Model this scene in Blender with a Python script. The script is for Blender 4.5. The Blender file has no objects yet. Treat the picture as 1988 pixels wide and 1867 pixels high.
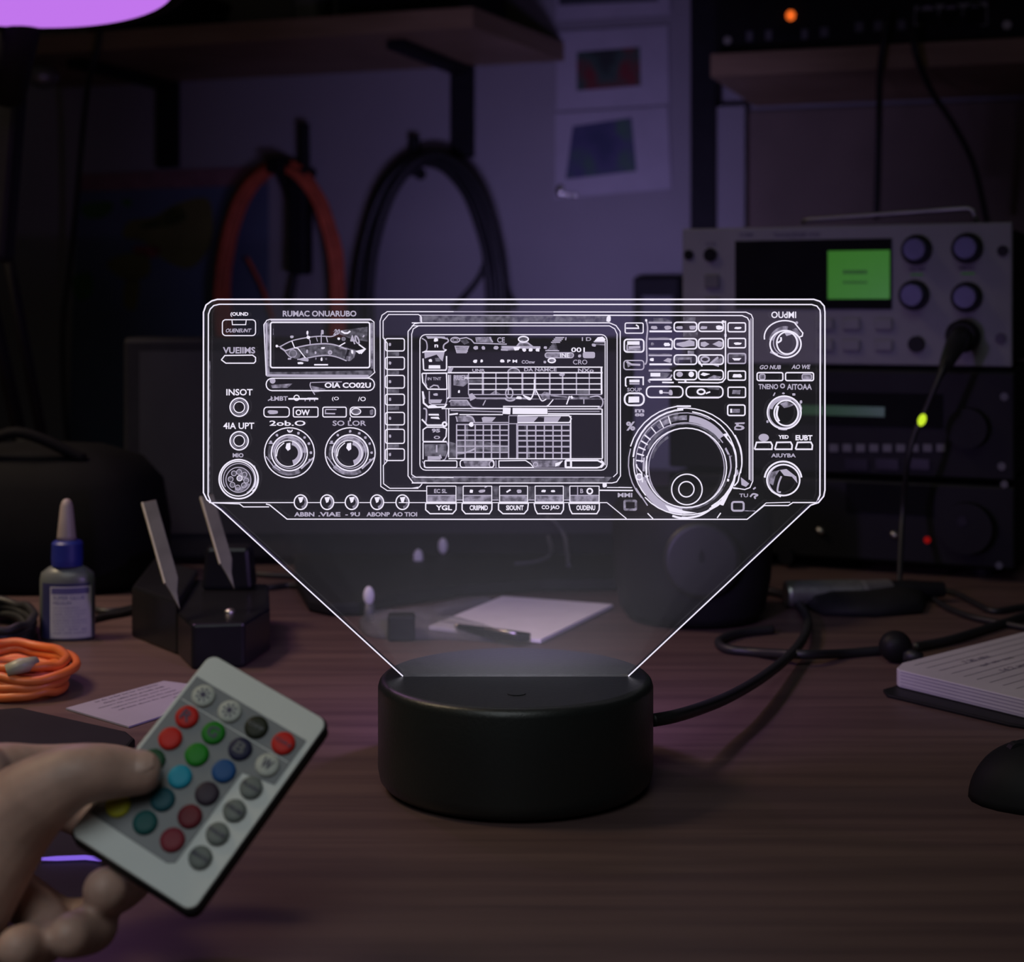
import bpy, bmesh, math, random
from mathutils import Vector, Matrix
from mathutils.geometry import tessellate_polygon
random.seed(7)
SC = bpy.context.scene
COL = SC.collection
F, CX, HY = 3087.0, 994.0, 600.0       # focal length in px, principal point
CY, CZ, TZ = -0.504, 0.90, 0.75        # camera y / height, desk height
PI = math.pi

def P(px, py, D):                      # a point of the room at distance D seen at a pixel of the photo
    return Vector(((px-CX)/F*D, CY+D, CZ-(py-HY)/F*D))
def T(px, py, lift=0.0):               # a point resting on the desk
    D = F*(CZ-TZ-lift)/(py-HY)
    return P(px, py, D)
def R(d): return math.radians(d)
def Rz(a): return Matrix.Rotation(a, 4, 'Z')
def TR(v): return Matrix.Translation(Vector(v))

# ------------------------------------------------------------ materials
def nt(name):
    m = bpy.data.materials.new(name); m.use_nodes = True
    t = m.node_tree; t.nodes.clear()
    return m, t, t.nodes.new('ShaderNodeOutputMaterial')
def mat(name, col, rough=.5, metal=0., var=.12, scale=60., bump=0., spec=.5, emit=None, es=0., sss=0., stretch=None, col2=None):
    m, t, out = nt(name); N = t.nodes; L = t.links
    b = N.new('ShaderNodeBsdfPrincipled')
    b.inputs['Roughness'].default_value = rough; b.inputs['Metallic'].default_value = metal
    b.inputs['Specular IOR Level'].default_value = spec
    tc = N.new('ShaderNodeTexCoord'); mp = N.new('ShaderNodeMapping')
    if stretch: mp.inputs['Scale'].default_value = stretch
    L.new(tc.outputs['Object'], mp.inputs['Vector'])
    n = N.new('ShaderNodeTexNoise'); n.inputs['Scale'].default_value = scale; n.inputs['Detail'].default_value = 4
    L.new(mp.outputs['Vector'], n.inputs['Vector'])
    r = N.new('ShaderNodeValToRGB')
    c2 = col2 if col2 else tuple(min(1, c*(1+var)) for c in col)
    c1 = col if col2 else tuple(c*(1-var) for c in col)
    r.color_ramp.elements[0].color = (*c1, 1); r.color_ramp.elements[1].color = (*c2, 1)
    r.color_ramp.elements[0].position = .35; r.color_ramp.elements[1].position = .65
    L.new(n.outputs['Fac'], r.inputs['Fac']); L.new(r.outputs['Color'], b.inputs['Base Color'])
    if bump:
        bp = N.new('ShaderNodeBump'); bp.inputs['Strength'].default_value = bump; bp.inputs['Distance'].default_value = .0005
        L.new(n.outputs['Fac'], bp.inputs['Height']); L.new(bp.outputs['Normal'], b.inputs['Normal'])
    if emit:
        b.inputs['Emission Color'].default_value = (*emit, 1); b.inputs['Emission Strength'].default_value = es
    if sss:
        b.inputs['Subsurface Weight'].default_value = sss; b.inputs['Subsurface Radius'].default_value = (.004, .0015, .001)
        b.inputs['Subsurface Scale'].default_value = .5
    L.new(b.outputs[0], out.inputs['Surface'])
    return m
def emat(name, col, s):
    m, t, out = nt(name)
    e = t.nodes.new('ShaderNodeEmission'); e.inputs['Color'].default_value = (*col, 1); e.inputs['Strength'].default_value = s
    t.links.new(e.outputs[0], out.inputs['Surface']); return m
def frost(name, col, s, fac):          # lit, finely sanded acrylic: partly see-through
    m, t, out = nt(name)
    e = t.nodes.new('ShaderNodeEmission'); e.inputs['Color'].default_value = (*col, 1); e.inputs['Strength'].default_value = s
    tr = t.nodes.new('ShaderNodeBsdfTransparent'); mx = t.nodes.new('ShaderNodeMixShader')
    tc = t.nodes.new('ShaderNodeTexCoord'); n = t.nodes.new('ShaderNodeTexNoise'); n.inputs['Scale'].default_value = 520; n.inputs['Detail'].default_value = 2
    mr = t.nodes.new('ShaderNodeMapRange'); mr.inputs[1].default_value = .36; mr.inputs[2].default_value = .64; mr.inputs[3].default_value = fac*.35; mr.inputs[4].default_value = min(1, fac*1.5)
    t.links.new(tc.outputs['Object'], n.inputs['Vector']); t.links.new(n.outputs['Fac'], mr.inputs[0]); t.links.new(mr.outputs[0], mx.inputs[0])
    t.links.new(tr.outputs[0], mx.inputs[1]); t.links.new(e.outputs[0], mx.inputs[2]); t.links.new(mx.outputs[0], out.inputs['Surface']); return m

LC = (.86, .80, 1.0)
M = {}
M['lineB'] = emat('engraving_bright', (.88, .83, .97), 1.0)
M['lineM'] = emat('engraving_medium', (.82, .74, .97), .56)
M['lineD'] = frost('engraving_faint', (.80, .72, .97), .42, .72)
M['lineH'] = frost('engraving_sanded', (.80, .74, .97), .30, .42)
M['black'] = mat('black_plastic', (.009, .009, .010), .5, var=.1, spec=.15)
M['black_matte'] = mat('black_matte_plastic', (.013, .013, .015), .6, spec=.15)
M['black_gloss'] = mat('black_gloss_plastic', (.010, .010, .012), .28, spec=.22)
M['rubber'] = mat('black_rubber', (.012, .012, .014), .5)
M['lampbase'] = mat('lamp_base_plastic', (.013, .015, .015), .38, var=.06, scale=900, bump=.15)
M['white_plastic'] = mat('white_plastic', (.62, .64, .62), .42, var=.03)
M['keypad'] = mat('grey_keypad_foil', (.135, .14, .15), .4, var=.05)
M['skin'] = mat('skin', (.48, .305, .25), .5, var=.14, scale=120, bump=.35, sss=.25)
M['nail'] = mat('fingernail', (.52, .345, .29), .3, var=.05)
M['paper'] = mat('white_paper', (.80, .78, .82), .8, var=.03)
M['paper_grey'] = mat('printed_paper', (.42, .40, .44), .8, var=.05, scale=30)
M['ink'] = mat('printing_ink', (.08, .07, .12), .8)
M['stripsteel'] = mat('dull_strip_steel', (.13, .12, .115), .5, metal=.3, var=.15, scale=80)
M['dimgrey'] = mat('dim_grey_plastic', (.10, .10, .11), .5)
M['bagcloth'] = mat('black_bag_cloth', (.005, .005, .006), .8, spec=.1)
M['windowglass'] = mat('dark_display_window', (.006, .006, .008), .6, spec=.05)
M['steel'] = mat('brushed_steel', (.50, .48, .45), .42, metal=1., var=.1, scale=200)
M['alu'] = mat('silver_painted_panel', (.18, .18, .20), .5, var=.05)
M['orange'] = mat('orange_cable_sheath', (.60, .13, .030), .45, var=.15)
M['orange_dark'] = mat('dull_orange_cable_sheath', (.62, .11, .045), .6, var=.15)
M['wall'] = mat('painted_wall', (.30, .29, .30), .9, var=.05, scale=8, bump=.2)
M['brownwall'] = mat('brown_panel', (.16, .12, .09), .7, var=.15, scale=10)
M['shelfwood'] = mat('shelf_wood', (.33, .225, .13), .55, scale=12, stretch=(1, 1, 12), col2=(.25, .165, .09))
M['desk'] = mat('desk_wood', (.112, .069, .064), .45, scale=9, stretch=(.9, 14, 1), col2=(.076, .046, .046), spec=.3)
M['floor'] = mat('floor_boards', (.1, .07, .05), .6, scale=10)
M['bottle'] = mat('bottle_plastic', (.11, .12, .12), .35, var=.1)
M['blue'] = mat('blue_plastic', (.011, .02, .20), .45)
M['nozzle'] = mat('milky_nozzle_plastic', (.28, .23, .225), .45)
M['yellowgreen_led'] = emat('yellow_green_light', (.62, .85, .03), 1.0)
M['lcd'] = mat('green_display', (.02, .06, .01), .3, emit=(.08, .40, .030), es=.30, var=.2)
M['lcd2'] = mat('dim_green_display', (.01, .03, .01), .3, emit=(.05, .28, .035), es=.09, var=.2)
M['green_mark'] = emat('green_backlit_marking', (.06, .4, .02), .12)
M['violet_bar'] = emat('violet_light_bar', (.22, .12, .72), 1.0)
M['orange_led'] = emat('orange_indicator', (1.0, .16, .02), 1.0)
M['red_led'] = emat('red_indicator', (.5, .01, .01), .35)
M['shade'] = emat('glowing_purple_diffuser', (.54, .18, .84), 1.0)
M['knobblue'] = mat('slate_knob_plastic', (.085, .08, .22), .4)
M['metal_grey'] = mat('grey_metal', (.30, .29, .29), .4, metal=.7)
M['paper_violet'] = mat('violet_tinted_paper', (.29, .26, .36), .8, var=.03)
M['glint'] = mat('shiny_tape', (.8, .78, .7), .22, metal=1.)

# ------------------------------------------------------------ mesh builder
class MB:
    def __init__(s, Mx=None): s.v = []; s.f = []; s.mi = []; s.M = Mx or Matrix(); s.m = 0
    def add(s, vs, fs, m=None):
        o = len(s.v); s.v += [s.M @ Vector(v) for v in vs]
        for f in fs: s.f.append([i+o for i in f]); s.mi.append(s.m if m is None else m)
    def box(s, c, d, rz=0, m=None, taper=1.0, rx=0, ry=0):
        Q = TR(c) @ Rz(rz) @ Matrix.Rotation(rx, 4, 'X') @ Matrix.Rotation(ry, 4, 'Y')
        vs = []
        for z in (-1, 1):
            k = taper if z > 0 else 1
            for x, y in ((-1, -1), (1, -1), (1, 1), (-1, 1)): vs.append(Q @ Vector((x*d[0]/2*k, y*d[1]/2*k, z*d[2]/2)))
        s.add(vs, [(3, 2, 1, 0), (4, 5, 6, 7), (0, 1, 5, 4), (1, 2, 6, 5), (2, 3, 7, 6), (3, 0, 4, 7)], m)
    def prism(s, poly, a, b, fn=None, m=None):   # poly in 2D, extruded a..b ; fn maps (x,y,h)->3D
        fn = fn or (lambda x, y, h: (x, y, h)); n = len(poly)
        vs = [fn(x, y, a) for x, y in poly] + [fn(x, y, b) for x, y in poly]
        fs = [list(range(n-1, -1, -1)), list(range(n, 2*n))] + [(i, (i+1) % n, n+(i+1) % n, n+i) for i in range(n)]
        s.add(vs, fs, m)
    def tube(s, pts, r, n=10, closed=False, m=None, cap=True, ry=None):
        pts = [Vector(p) for p in pts]; k = len(pts)
        rs = r if isinstance(r, (list, tuple)) else [r]*k
        up = Vector((0, 0, 1)); vs = []; prev = None
        for i in range(k):
            a = pts[(i-1) % k] if (closed or i) else pts[i]; b = pts[(i+1) % k] if (closed or i < k-1) else pts[i]
            t = (b-a).normalized() if (b-a).length > 1e-9 else Vector((1, 0, 0))
            if prev is None: x = t.cross(up); x = x if x.length > 1e-3 else t.cross(Vector((0, 1, 0)))
            else: x = prev - t*prev.dot(t)
            x.normalize(); y = t.cross(x); prev = x
            for j in range(n):
                th = 2*PI*j/n; vs.append(pts[i]+x*math.cos(th)*rs[i]+y*math.sin(th)*rs[i])
        fs = []
        for i in range(k if closed else k-1):
            for j in range(n):
                a = i*n+j; b = i*n+(j+1) % n; c = ((i+1) % k)*n+(j+1) % n; d = ((i+1) % k)*n+j; fs.append((a, d, c, b))
        if cap and not closed: fs.append(list(range(n))); fs.append([(k-1)*n+j for j in range(n-1, -1, -1)])
        s.add(vs, fs, m)
    def lathe(s, prof, c, n=64, m=None, Q=None):  # prof (r,z) about vertical axis at c
        Q = Q or (TR(c) if c else Matrix()); vs = []; fs = []
        for r, z in prof:
            for j in range(n): vs.append(Q @ Vector((r*math.cos(2*PI*j/n), r*math.sin(2*PI*j/n), z)))
        for i in range(len(prof)-1):
            for j in range(n): fs.append((i*n+j, i*n+(j+1) % n, (i+1)*n+(j+1) % n, (i+1)*n+j))
        if prof[0][0] > 1e-6: fs.append(list(range(n-1, -1, -1)))
        if prof[-1][0] > 1e-6: fs.append([(len(prof)-1)*n+j for j in range(n)])
        s.add(vs, fs, m)
    def disc(s, Q, r, h0, h1, n=28, m=None, r2=None):     # a short cylinder along the local z of Q
        s.lathe([(r, h0), (r if r2 is None else r2, h1)], (0, 0, 0), n, m, Q)
    def ell(s, c, rad, Q=None, n=20, k=12, m=None, squash=None):
        Q = TR(c) @ (Q or Matrix()); vs = []; fs = []
        for i in range(k+1):
            ph = PI*i/k
            for j in range(n):
                th = 2*PI*j/n; vs.append(Q @ Vector((rad[0]*math.sin(ph)*math.cos(th), rad[1]*math.sin(ph)*math.sin(th), rad[2]*math.cos(ph))))
        for i in range(k):
            for j in range(n): fs.append((i*n+j, (i+1)*n+j, (i+1)*n+(j+1) % n, i*n+(j+1) % n))
        s.add(vs, fs, m)
    def build(s, name, mats, parent=None, smooth=False, bevel=0, seg=2, weld=True, sub=0):
        me = bpy.data.meshes.new(name)
        if parent is not None: off = parent.matrix_world.translation if False else ABS[parent.name]
        else:
            zs = min(v.z for v in s.v); xs = [v.x for v in s.v]; ys = [v.y for v in s.v]
            off = Vector(((min(xs)+max(xs))/2, (min(ys)+max(ys))/2, zs))
        me.from_pydata([v-off for v in s.v], [], s.f)
        mats = mats if isinstance(mats, (list, tuple)) else [mats]
        for q in mats: me.materials.append(q)
        for p, i in zip(me.polygons, s.mi): p.material_index = min(i, len(mats)-1)
        bm = bmesh.new(); bm.from_mesh(me)
        if weld: bmesh.ops.remove_doubles(bm, verts=bm.verts, dist=1e-6)
        bmesh.ops.recalc_face_normals(bm, faces=bm.faces); bm.to_mesh(me); bm.free()
        if smooth:
            for p in me.polygons: p.use_smooth = True
        o = bpy.data.objects.new(name, me); COL.objects.link(o)
        if parent is not None: o.parent = parent; ABS[o.name] = off
        else: o.location = off; ABS[o.name] = off
        if bevel:
            b = o.modifiers.new('bevel', 'BEVEL'); b.width = bevel; b.segments = seg; b.limit_method = 'ANGLE'; b.angle_limit = R(40); b.harden_normals = False
        if sub: q = o.modifiers.new('sub', 'SUBSURF'); q.levels = sub; q.render_levels = sub
        if smooth == 'auto' or bevel:
            for p in me.polygons: p.use_smooth = False
        return o
ABS = {}
def thing(name, label, cat, loc, group=None):
    o = bpy.data.objects.new(name, None); COL.objects.link(o); o.empty_display_size = .02
    o.location = loc; o['label'] = label; o['category'] = cat
    if group: o['group'] = group
    ABS[o.name] = Vector(loc); return o
def tag(o, label, cat, group=None, kind=None):
    o['label'] = label; o['category'] = cat
    if group: o['group'] = group
    if kind: o['kind'] = kind
    return o
def struct(o): o['kind'] = 'structure'; return o
def lab(o, l): o['label'] = l; return o
def spl(pts, n=8, closed=False):        # Catmull-Rom
    pts = [Vector(p) for p in pts]; k = len(pts); out = []
    for i in range(k if closed else k-1):
        p0 = pts[(i-1) % k] if (closed or i) else pts[0]; p1 = pts[i]; p2 = pts[(i+1) % k]; p3 = pts[(i+2) % k] if (closed or i < k-2) else pts[-1]
        for j in range(n):
            t = j/n; out.append(.5*((2*p1)+(p2-p0)*t+(2*p0-5*p1+4*p2-p3)*t*t+(3*p1-p0-3*p2+p3)*t*t*t))
    if not closed: out.append(pts[-1])
    return out
_tc = {}
def textmesh(s, bold=0.0):              # built-in lettering as flat polygons, normalised to the unit box
    if (s, bold) in _tc: return _tc[(s, bold)]
    cu = bpy.data.curves.new('lettering', 'FONT'); cu.body = s; cu.offset = bold; cu.resolution_u = 3
    ob = bpy.data.objects.new('lettering', cu); me = ob.to_mesh()
    vs = [(v.co.x, v.co.y) for v in me.vertices]; fs = [list(p.vertices) for p in me.polygons]
    ob.to_mesh_clear(); bpy.data.objects.remove(ob); bpy.data.curves.remove(cu)
    x0 = min(v[0] for v in vs); x1 = max(v[0] for v in vs); y0 = min(v[1] for v in vs); y1 = max(v[1] for v in vs)
    vs = [((x-x0)/(x1-x0), (y-y0)/max(1e-6, y1-y0)) for x, y in vs]
    _tc[(s, bold)] = (vs, fs); return vs, fs
def rrect(x0, y0, x1, y1, r, n=5):
    out = []
    for cx, cy, a in ((x1-r, y1-r, 0), (x0+r, y1-r, 90), (x0+r, y0+r, 180), (x1-r, y0+r, 270)):
        for i in range(n+1):
            t = R(a+90*i/n); out.append((cx+r*math.cos(t), cy+r*math.sin(t)))
    return out
# ============================================================ the lamp
LX, LY = P(1001, 0, .504).x, 0.0
BR, BH = .0435, .034                   # base radius and height
BT = TZ+BH
lamp = thing('light_up_lamp', 'round black lamp base carrying a glowing clear panel engraved with a radio front', 'lamp', (LX, LY, TZ))
K = .504/F
def plate(px, py): return ((px-CX)*K, CZ-(py-HY)*K)
TH = .003
# base shell with a slot, hollow inside for the light diodes
sx0, sx1 = plate(781, 0)[0], plate(1221, 0)[0]
b = MB()
n = 96
def ring(r, z): return [Vector((LX+r*math.cos(2*PI*j/n), LY+r*math.sin(2*PI*j/n), z)) for j in range(n)]
prof = [(BR-.0045, TZ+.0005), (BR-.0022, TZ+.0012), (BR-.0006, TZ+.003), (BR, TZ+.006), (BR, BT-.0028), (BR-.0005, BT-.0012), (BR-.0014, BT-.0003), (BR-.0026, BT)]
for i in range(len(prof)-1):
    A = ring(*prof[i]); B = ring(*prof[i+1]); b.add(A+B, [(j, (j+1) % n, n+(j+1) % n, n+j) for j in range(n)])
b.add(ring(*prof[0]), [list(range(n-1, -1, -1))])
outer = ring(*prof[-1]); hole = [Vector((x, y, BT)) for x, y in ((sx0-.0004, -TH/2-.0003), (sx0-.0004, TH/2+.0003), (sx1+.0004, TH/2+.0003), (sx1+.0004, -TH/2-.0003))]
tri = tessellate_polygon([outer, hole]); b.add(outer+hole, [tuple(t) for t in tri])
dz = .012; low = [Vector((v.x, v.y, BT-dz)) for v in hole]
b.add(hole+low, [(i, (i+1) % 4, 4+(i+1) % 4, 4+i) for i in range(4)])
base = b.build('base', M['lampbase'], lamp, smooth=False)
me = base.data
for p in me.polygons: p.use_smooth = abs(p.normal.z) < .98
b = MB(); b.lathe([(BR-.0055, TZ), (BR-.0055, TZ+.0006)], (LX, LY, 0), 48); b.build('foot_pad', M['rubber'], lamp)
b = MB(); b.disc(TR((LX+.0002, -.024, BT)), .0028, 0.00005, .0002, 24); b.build('touch_switch', M['lampbase'], lamp)
# acrylic panel outline (photo pixels)
edge = [(783, 1310), (431, 988), (416, 977), (404, 970), (396, 955), (396, 606), (401, 592), (413, 583), (424, 580), (1580, 580), (1592, 584), (1599, 594), (1600, 606), (1600, 955), (1594, 968), (1584, 976), (1572, 979), (1219, 1310)]
tab = [(1219, 1370), (783, 1370)]
pan = MB()
poly = [plate(x, y) for x, y in edge+tab]
pan.prism(poly[::-1], -TH/2, TH/2, fn=lambda x, z, h: (x, h, z))
m, t, out = nt('clear_acrylic')
tr = t.nodes.new('ShaderNodeBsdfTransparent'); gl = t.nodes.new('ShaderNodeBsdfGlossy'); gl.inputs['Roughness'].default_value = .08
mx = t.nodes.new('ShaderNodeMixShader'); lw = t.nodes.new('ShaderNodeFresnel'); lw.inputs['IOR'].default_value = 1.3
t.links.new(lw.outputs[0], mx.inputs[0]); t.links.new(tr.outputs[0], mx.inputs[1]); t.links.new(gl.outputs[0], mx.inputs[2])
t.links.new(mx.outputs[0], out.inputs['Surface'])
vs = t.nodes.new('ShaderNodeVolumeScatter'); vs.inputs['Color'].default_value = (.92, .92, .95, 1); vs.inputs['Density'].default_value = 6.0
ve = t.nodes.new('ShaderNodeEmission'); ve.inputs['Color'].default_value = (.90, .86, 1.0, 1); ve.inputs['Strength'].default_value = 2.6
va = t.nodes.new('ShaderNodeAddShader'); t.links.new(vs.outputs[0], va.inputs[0]); t.links.new(ve.outputs[0], va.inputs[1]); t.links.new(va.outputs[0], out.inputs['Volume'])
M['acrylic'] = m
panel = pan.build('acrylic_panel', m, lamp)
lab(panel, 'clear panel glowing along its edges')

# ---- engraving drawing tools
fr = (0, 0, 1)
cur = None
ENG = []
def G(name):
    global cur
    cur = MB(); ENG.append((name, cur)); return cur
def FR(ox, oy, s):
    global fr
    fr = (ox, oy, s)
FC1 = (380, 560, 3.972); FC2 = (800, 560, 3.9714); FC3 = (1180, 560, 3.973); FM = (500, 600, 7.646); FK = (1200, 600, 7.1); FD = (1200, 780, 7.1); FRC = (1450, 590, 4.669); FS = (810, 640, 5.2316); FP = (0, 0, 1)
LV = {'B': 0, 'M': 1, 'D': 2, 'H': 3}
OFF = {'B': .00020, 'M': .00016, 'D': .00012, 'H': .00008}
def px(p): return (fr[0]+p[0]/fr[2], fr[1]+p[1]/fr[2])
def line(pts, w=2.0, lv='B', closed=False, sm=False):
    q = [Vector(px(p)) for p in pts]
    if sm: q = spl([(a.x, a.y, 0) for a in q], 6, closed); q = [Vector((a.x, a.y)) for a in q]
    k = len(q); Lf, Rt = [], []
    for i in range(k):
        a = q[(i-1) % k] if (closed or i) else q[i]; c = q[(i+1) % k] if (closed or i < k-1) else q[i]; o = q[i]
        d1 = (o-a); d2 = (c-o)
        if d1.length < 1e-6: d1 = d2
        if d2.length < 1e-6: d2 = d1
        if d1.length < 1e-6: d1 = d2 = Vector((1, 0))
        d1 = d1.normalized(); d2 = d2.normalized(); n1 = Vector((-d1.y, d1.x)); n2 = Vector((-d2.y, d2.x)); mm = (n1+n2)
        mm = mm.normalized() if mm.length > 1e-3 else n1
        s = w/2/max(.5, mm.dot(n1)); Lf.append(o+mm*s); Rt.append(o-mm*s)
    V = [(*plate(*v),) for v in Lf+Rt]; y = -TH/2-OFF[lv]
    fs = [(i, (i+1) % k, k+(i+1) % k, k+i) for i in range(k if closed else k-1)]
    cur.add([(x, y, z) for x, z in V], fs, LV[lv])
def fill(pts, lv='H', sm=False):
    q = [px(p) for p in pts]
    if sm: q = [(a.x, a.y) for a in spl([(*p, 0) for p in q], 5, True)]
    V = [plate(*v) for v in q]; y = -TH/2-OFF[lv]
    v3 = [Vector((x, y, z)) for x, z in V]
    cur.add(v3, [tuple(t) for t in tessellate_polygon([v3])], LV[lv])
def rr(x0, y0, x1, y1, r=4, w=2, lv='B', f=None):
    r = min(r, abs(x1-x0)/2.01, abs(y1-y0)/2.01)
    p = rrect(min(x0, x1), min(y0, y1), max(x0, x1), max(y0, y1), max(r, .01), 4); line(p, w, lv, True)
    if f: fill(p, f)
def circ(cx, cy, r, w=2, lv='B', a0=0, a1=360, ry=None, n=None, f=None):
    ry = ry or r; full = abs(a1-a0) >= 360; n = n or 40; n = max(6, int(n*abs(a1-a0)/360))
    pts = [(cx+r*math.cos(R(a0+(a1-a0)*i/n)), cy+ry*math.sin(R(a0+(a1-a0)*i/n))) for i in range(n if full else n+1)]
    if f: fill(pts, f)
    if w: line(pts, w, lv, full)
def blob(x0, y0, x1, y1, lv='B', j=.15):
    cx, cy, a, b_ = (x0+x1)/2, (y0+y1)/2, (x1-x0)/2, (y1-y0)/2
    pts = []
    for i in range(12):
        t = 2*PI*i/12; k = 1+random.uniform(-j, j)
        c, s = math.cos(t), math.sin(t); pts.append((cx+a*k*math.copysign(abs(c)**.7, c), cy+b_*k*math.copysign(abs(s)**.7, s)))
    fill(pts, lv)
def txt(s, x0, y0, x1, y1, lv='B', bold=.012, mirror=False, slant=0):
    vs, fs = textmesh(s, bold); y = -TH/2-OFF[lv]-.00002; out = []
    for u, v in vs:
        if mirror: u = 1-u
        q = px((x0+(x1-x0)*u+slant*v*(y1-y0), y1+(y0-y1)*v)); a, z = plate(*q); out.append((a, y, z))
    cur.add(out, [tuple(f) for f in fs], LV[lv])
def ringfill(cx, cy, r0, r1, a0, a1, lv='H', n=24):
    p = [(cx+r0*math.cos(R(a0+(a1-a0)*i/n)), cy+r0*math.sin(R(a0+(a1-a0)*i/n))) for i in range(n+1)]
    p += [(cx+r1*math.cos(R(a1+(a0-a1)*i/n)), cy+r1*math.sin(R(a1+(a0-a1)*i/n))) for i in range(n+1)]
    fill(p, lv)

# ---- outer contour
G('engraved_outline'); FR(*FP)
line([(783, 1310), (431, 988)], 2.6)
line([(1219, 1310), (1572, 979)], 2.6)
line([(431, 988), (416, 977), (404, 969), (397, 955), (397, 606), (402, 592), (413, 584), (424, 581), (1578, 581), (1590, 585), (1598, 594), (1599.5, 606), (1599.5, 950), (1597, 962), (1587, 974), (1572, 979)], 2.8)
line([(411, 972), (406, 960), (406.5, 610), (410, 600), (417, 593), (428, 590.5), (1574, 591), (1584, 594), (1590, 602), (1591, 612), (1590, 960), (1586, 969)], 2.4)
line([(408, 955), (409, 700)], 3, 'H')
FR(*FC1)
line([(112, 1645), (770, 1645)], 1.8); line([(110, 1645), (345, 1655), (375, 1678), (572, 1678)], 2); line([(548, 1656), (575, 1662), (710, 1772), (2250, 1774)], 2.2)
FR(*FC3)
line([(-1000, 1774), (1068, 1774), (1200, 1668), (1385, 1668), (1420, 1645), (1600, 1645)], 2.2); line([(1068, 1774), (1215, 1648), (1400, 1643)], 1.6)
line([(1600, 1645), (1625, 1590), (1628, 160)], 1.5, 'M')
FR(*FC1)
line([(1070, 1645), (1155, 1645)], 1.6); line([(870, 1645), (965, 1645)], 1.6); line([(1265, 1645), (1355, 1645)], 1.6); line([(1450, 1645), (1550, 1645)], 1.6); line([(1645, 1645), (1780, 1645)], 1.6)
FR(*FC2); line([(1440, 1645), (1500, 1645), (1650, 1768)], 1.8); line([(-100, 1645), (1440, 1645)], 1.6)
# ---- left column
G('engraved_power_button'); FR(*FC1)
rr(213, 240, 468, 362, 26, 2); line([(287, 245), (290, 278), (392, 278), (396, 245)], 1.8); txt('OUENEUNT', 235, 308, 428, 338, 'M', .03, slant=.3)
txt('(OUND', 275, 182, 412, 218, 'B', .035)
G('engraved_transmit_button'); txt('VUEIIMS', 217, 450, 465, 500, 'M', .03)
line([(205, 548), (232, 515), (445, 512), (468, 530), (468, 560), (455, 574), (240, 574), (205, 548)], 2.2)
for nm, y0, t_ in (('engraved_socket', 912, 'INSOT'), ('engraved_socket', 1170, '4IA UPT')):
    G(nm); circ(342, y0, 70, 2.6, ry=70); circ(342, y0, 42, 2.0); circ(342, y0, 56, 2.2, 'D')
    txt(t_, 243 if y0 < 1000 else 220, y0-140, 445 if y0 < 1000 else 458, y0-90, 'B', .02)
G('engraved_round_connector')
txt('MIO', 292, 1265, 375, 1298, 'M', .04)
circ(338, 1465, 150, 3); circ(335, 1462, 133, 2.2); circ(340, 1465, 120, 1.6, 'M', 150, 420); circ(336, 1470, 96, 1.8, 'M')
ringfill(336, 1470, 60, 90, 20, 110, 'D'); ringfill(336, 1470, 30, 88, -90, 10, 'H')
for a in (-125, -85, -40, 5, 45, 95, 140, 185): circ(336+60*math.cos(R(a)), 1470+60*math.sin(R(a)), 19, 1.5, 'M', f='H')
circ(345, 1458, 20, 1.5, 'B', f='D'); line([(455, 1360), (485, 1450), (460, 1530)], 3, 'M', sm=True); line([(445, 1560), (465, 1540)], 3)
# ---- meter
G('engraved_meter'); FR(*FM)
line([(140, 980), (105, 230), (150, 165), (200, 150), (1680, 148), (1735, 190), (1738, 900), (1748, 935), (1655, 1015), (1630, 1020)], 1.8)
line([(145, 200), (150, 975), (1655, 985)], 3.4, 'M'); fill([(105, 230), (190, 160), (190, 960), (140, 970)], 'D'); fill([(150, 975), (1650, 1010), (1720, 930), (1690, 905), (560, 930), (150, 930)], 'H'); line([(150, 985), (1660, 1000)], 3.4, 'M')
rr(205, 195, 1672, 865, 30, 2.8, 'B'); line([(205, 165), (1690, 160)], 3.0, 'M'); line([(1700, 200), (1705, 880)], 4.5, 'D'); line([(245, 290), (245, 380)], 1.2, 'D')
line([(300, 545), (350, 560), (420, 625), (470, 690), (520, 720)], 1.8, 'M'); line([(345, 555), (530, 465), (780, 415), (950, 400), (1100, 405), (1180, 375)], 2.2, 'M', sm=True)
line([(420, 615), (560, 575), (740, 535), (900, 515), (1050, 513), (1180, 535), (1330, 590)], 2.6, 'M', sm=True)
line([(600, 745), (740, 725), (920, 690), (1060, 685), (1190, 710), (1330, 765)], 2.2, 'M', sm=True)
line([(520, 470), (560, 570), (610, 580), (720, 720)], 2.0); line([(350, 570), (430, 620)], 3, 'M')
fill([(600, 745), (720, 705), (770, 745), (760, 775), (680, 765)], 'M'); blob(600, 780, 695, 815); blob(460, 720, 510, 748, 'M')
blob(280, 525, 318, 565); blob(495, 390, 545, 430, 'M'); blob(735, 320, 765, 375); line([(748, 370), (765, 420), (790, 470), (790, 520)], 2, 'M'); blob(740, 395, 790, 440)
blob(950, 300, 990, 375, 'M'); line([(955, 360), (955, 500)], 2, 'M'); line([(1030, 410), (1050, 490)], 2, 'M'); line([(880, 410), (900, 480)], 1.8, 'D')
txt('20', 1130, 295, 1215, 380, 'M', .03, slant=.3); line([(1250, 325), (1300, 355), (1345, 355), (1385, 325)], 3.2, 'B'); blob(1195, 420, 1235, 455); circ(1285, 440, 24, 2, 'D', f='D')
txt('40', 1400, 385, 1540, 520, 'M', .03, slant=-.3); line([(1570, 415), (1590, 385)], 2.6, 'M')
line([(1215, 550), (1310, 495)], 2.2); line([(1510, 520), (1605, 590), (1540, 660)], 2.6); fill([(1460, 620), (1600, 585), (1520, 665)], 'B'); blob(1395, 600, 1430, 660); fill([(1190, 560), (1330, 570), (1460, 620), (1440, 720), (1380, 600), (1230, 590)], 'D')
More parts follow.
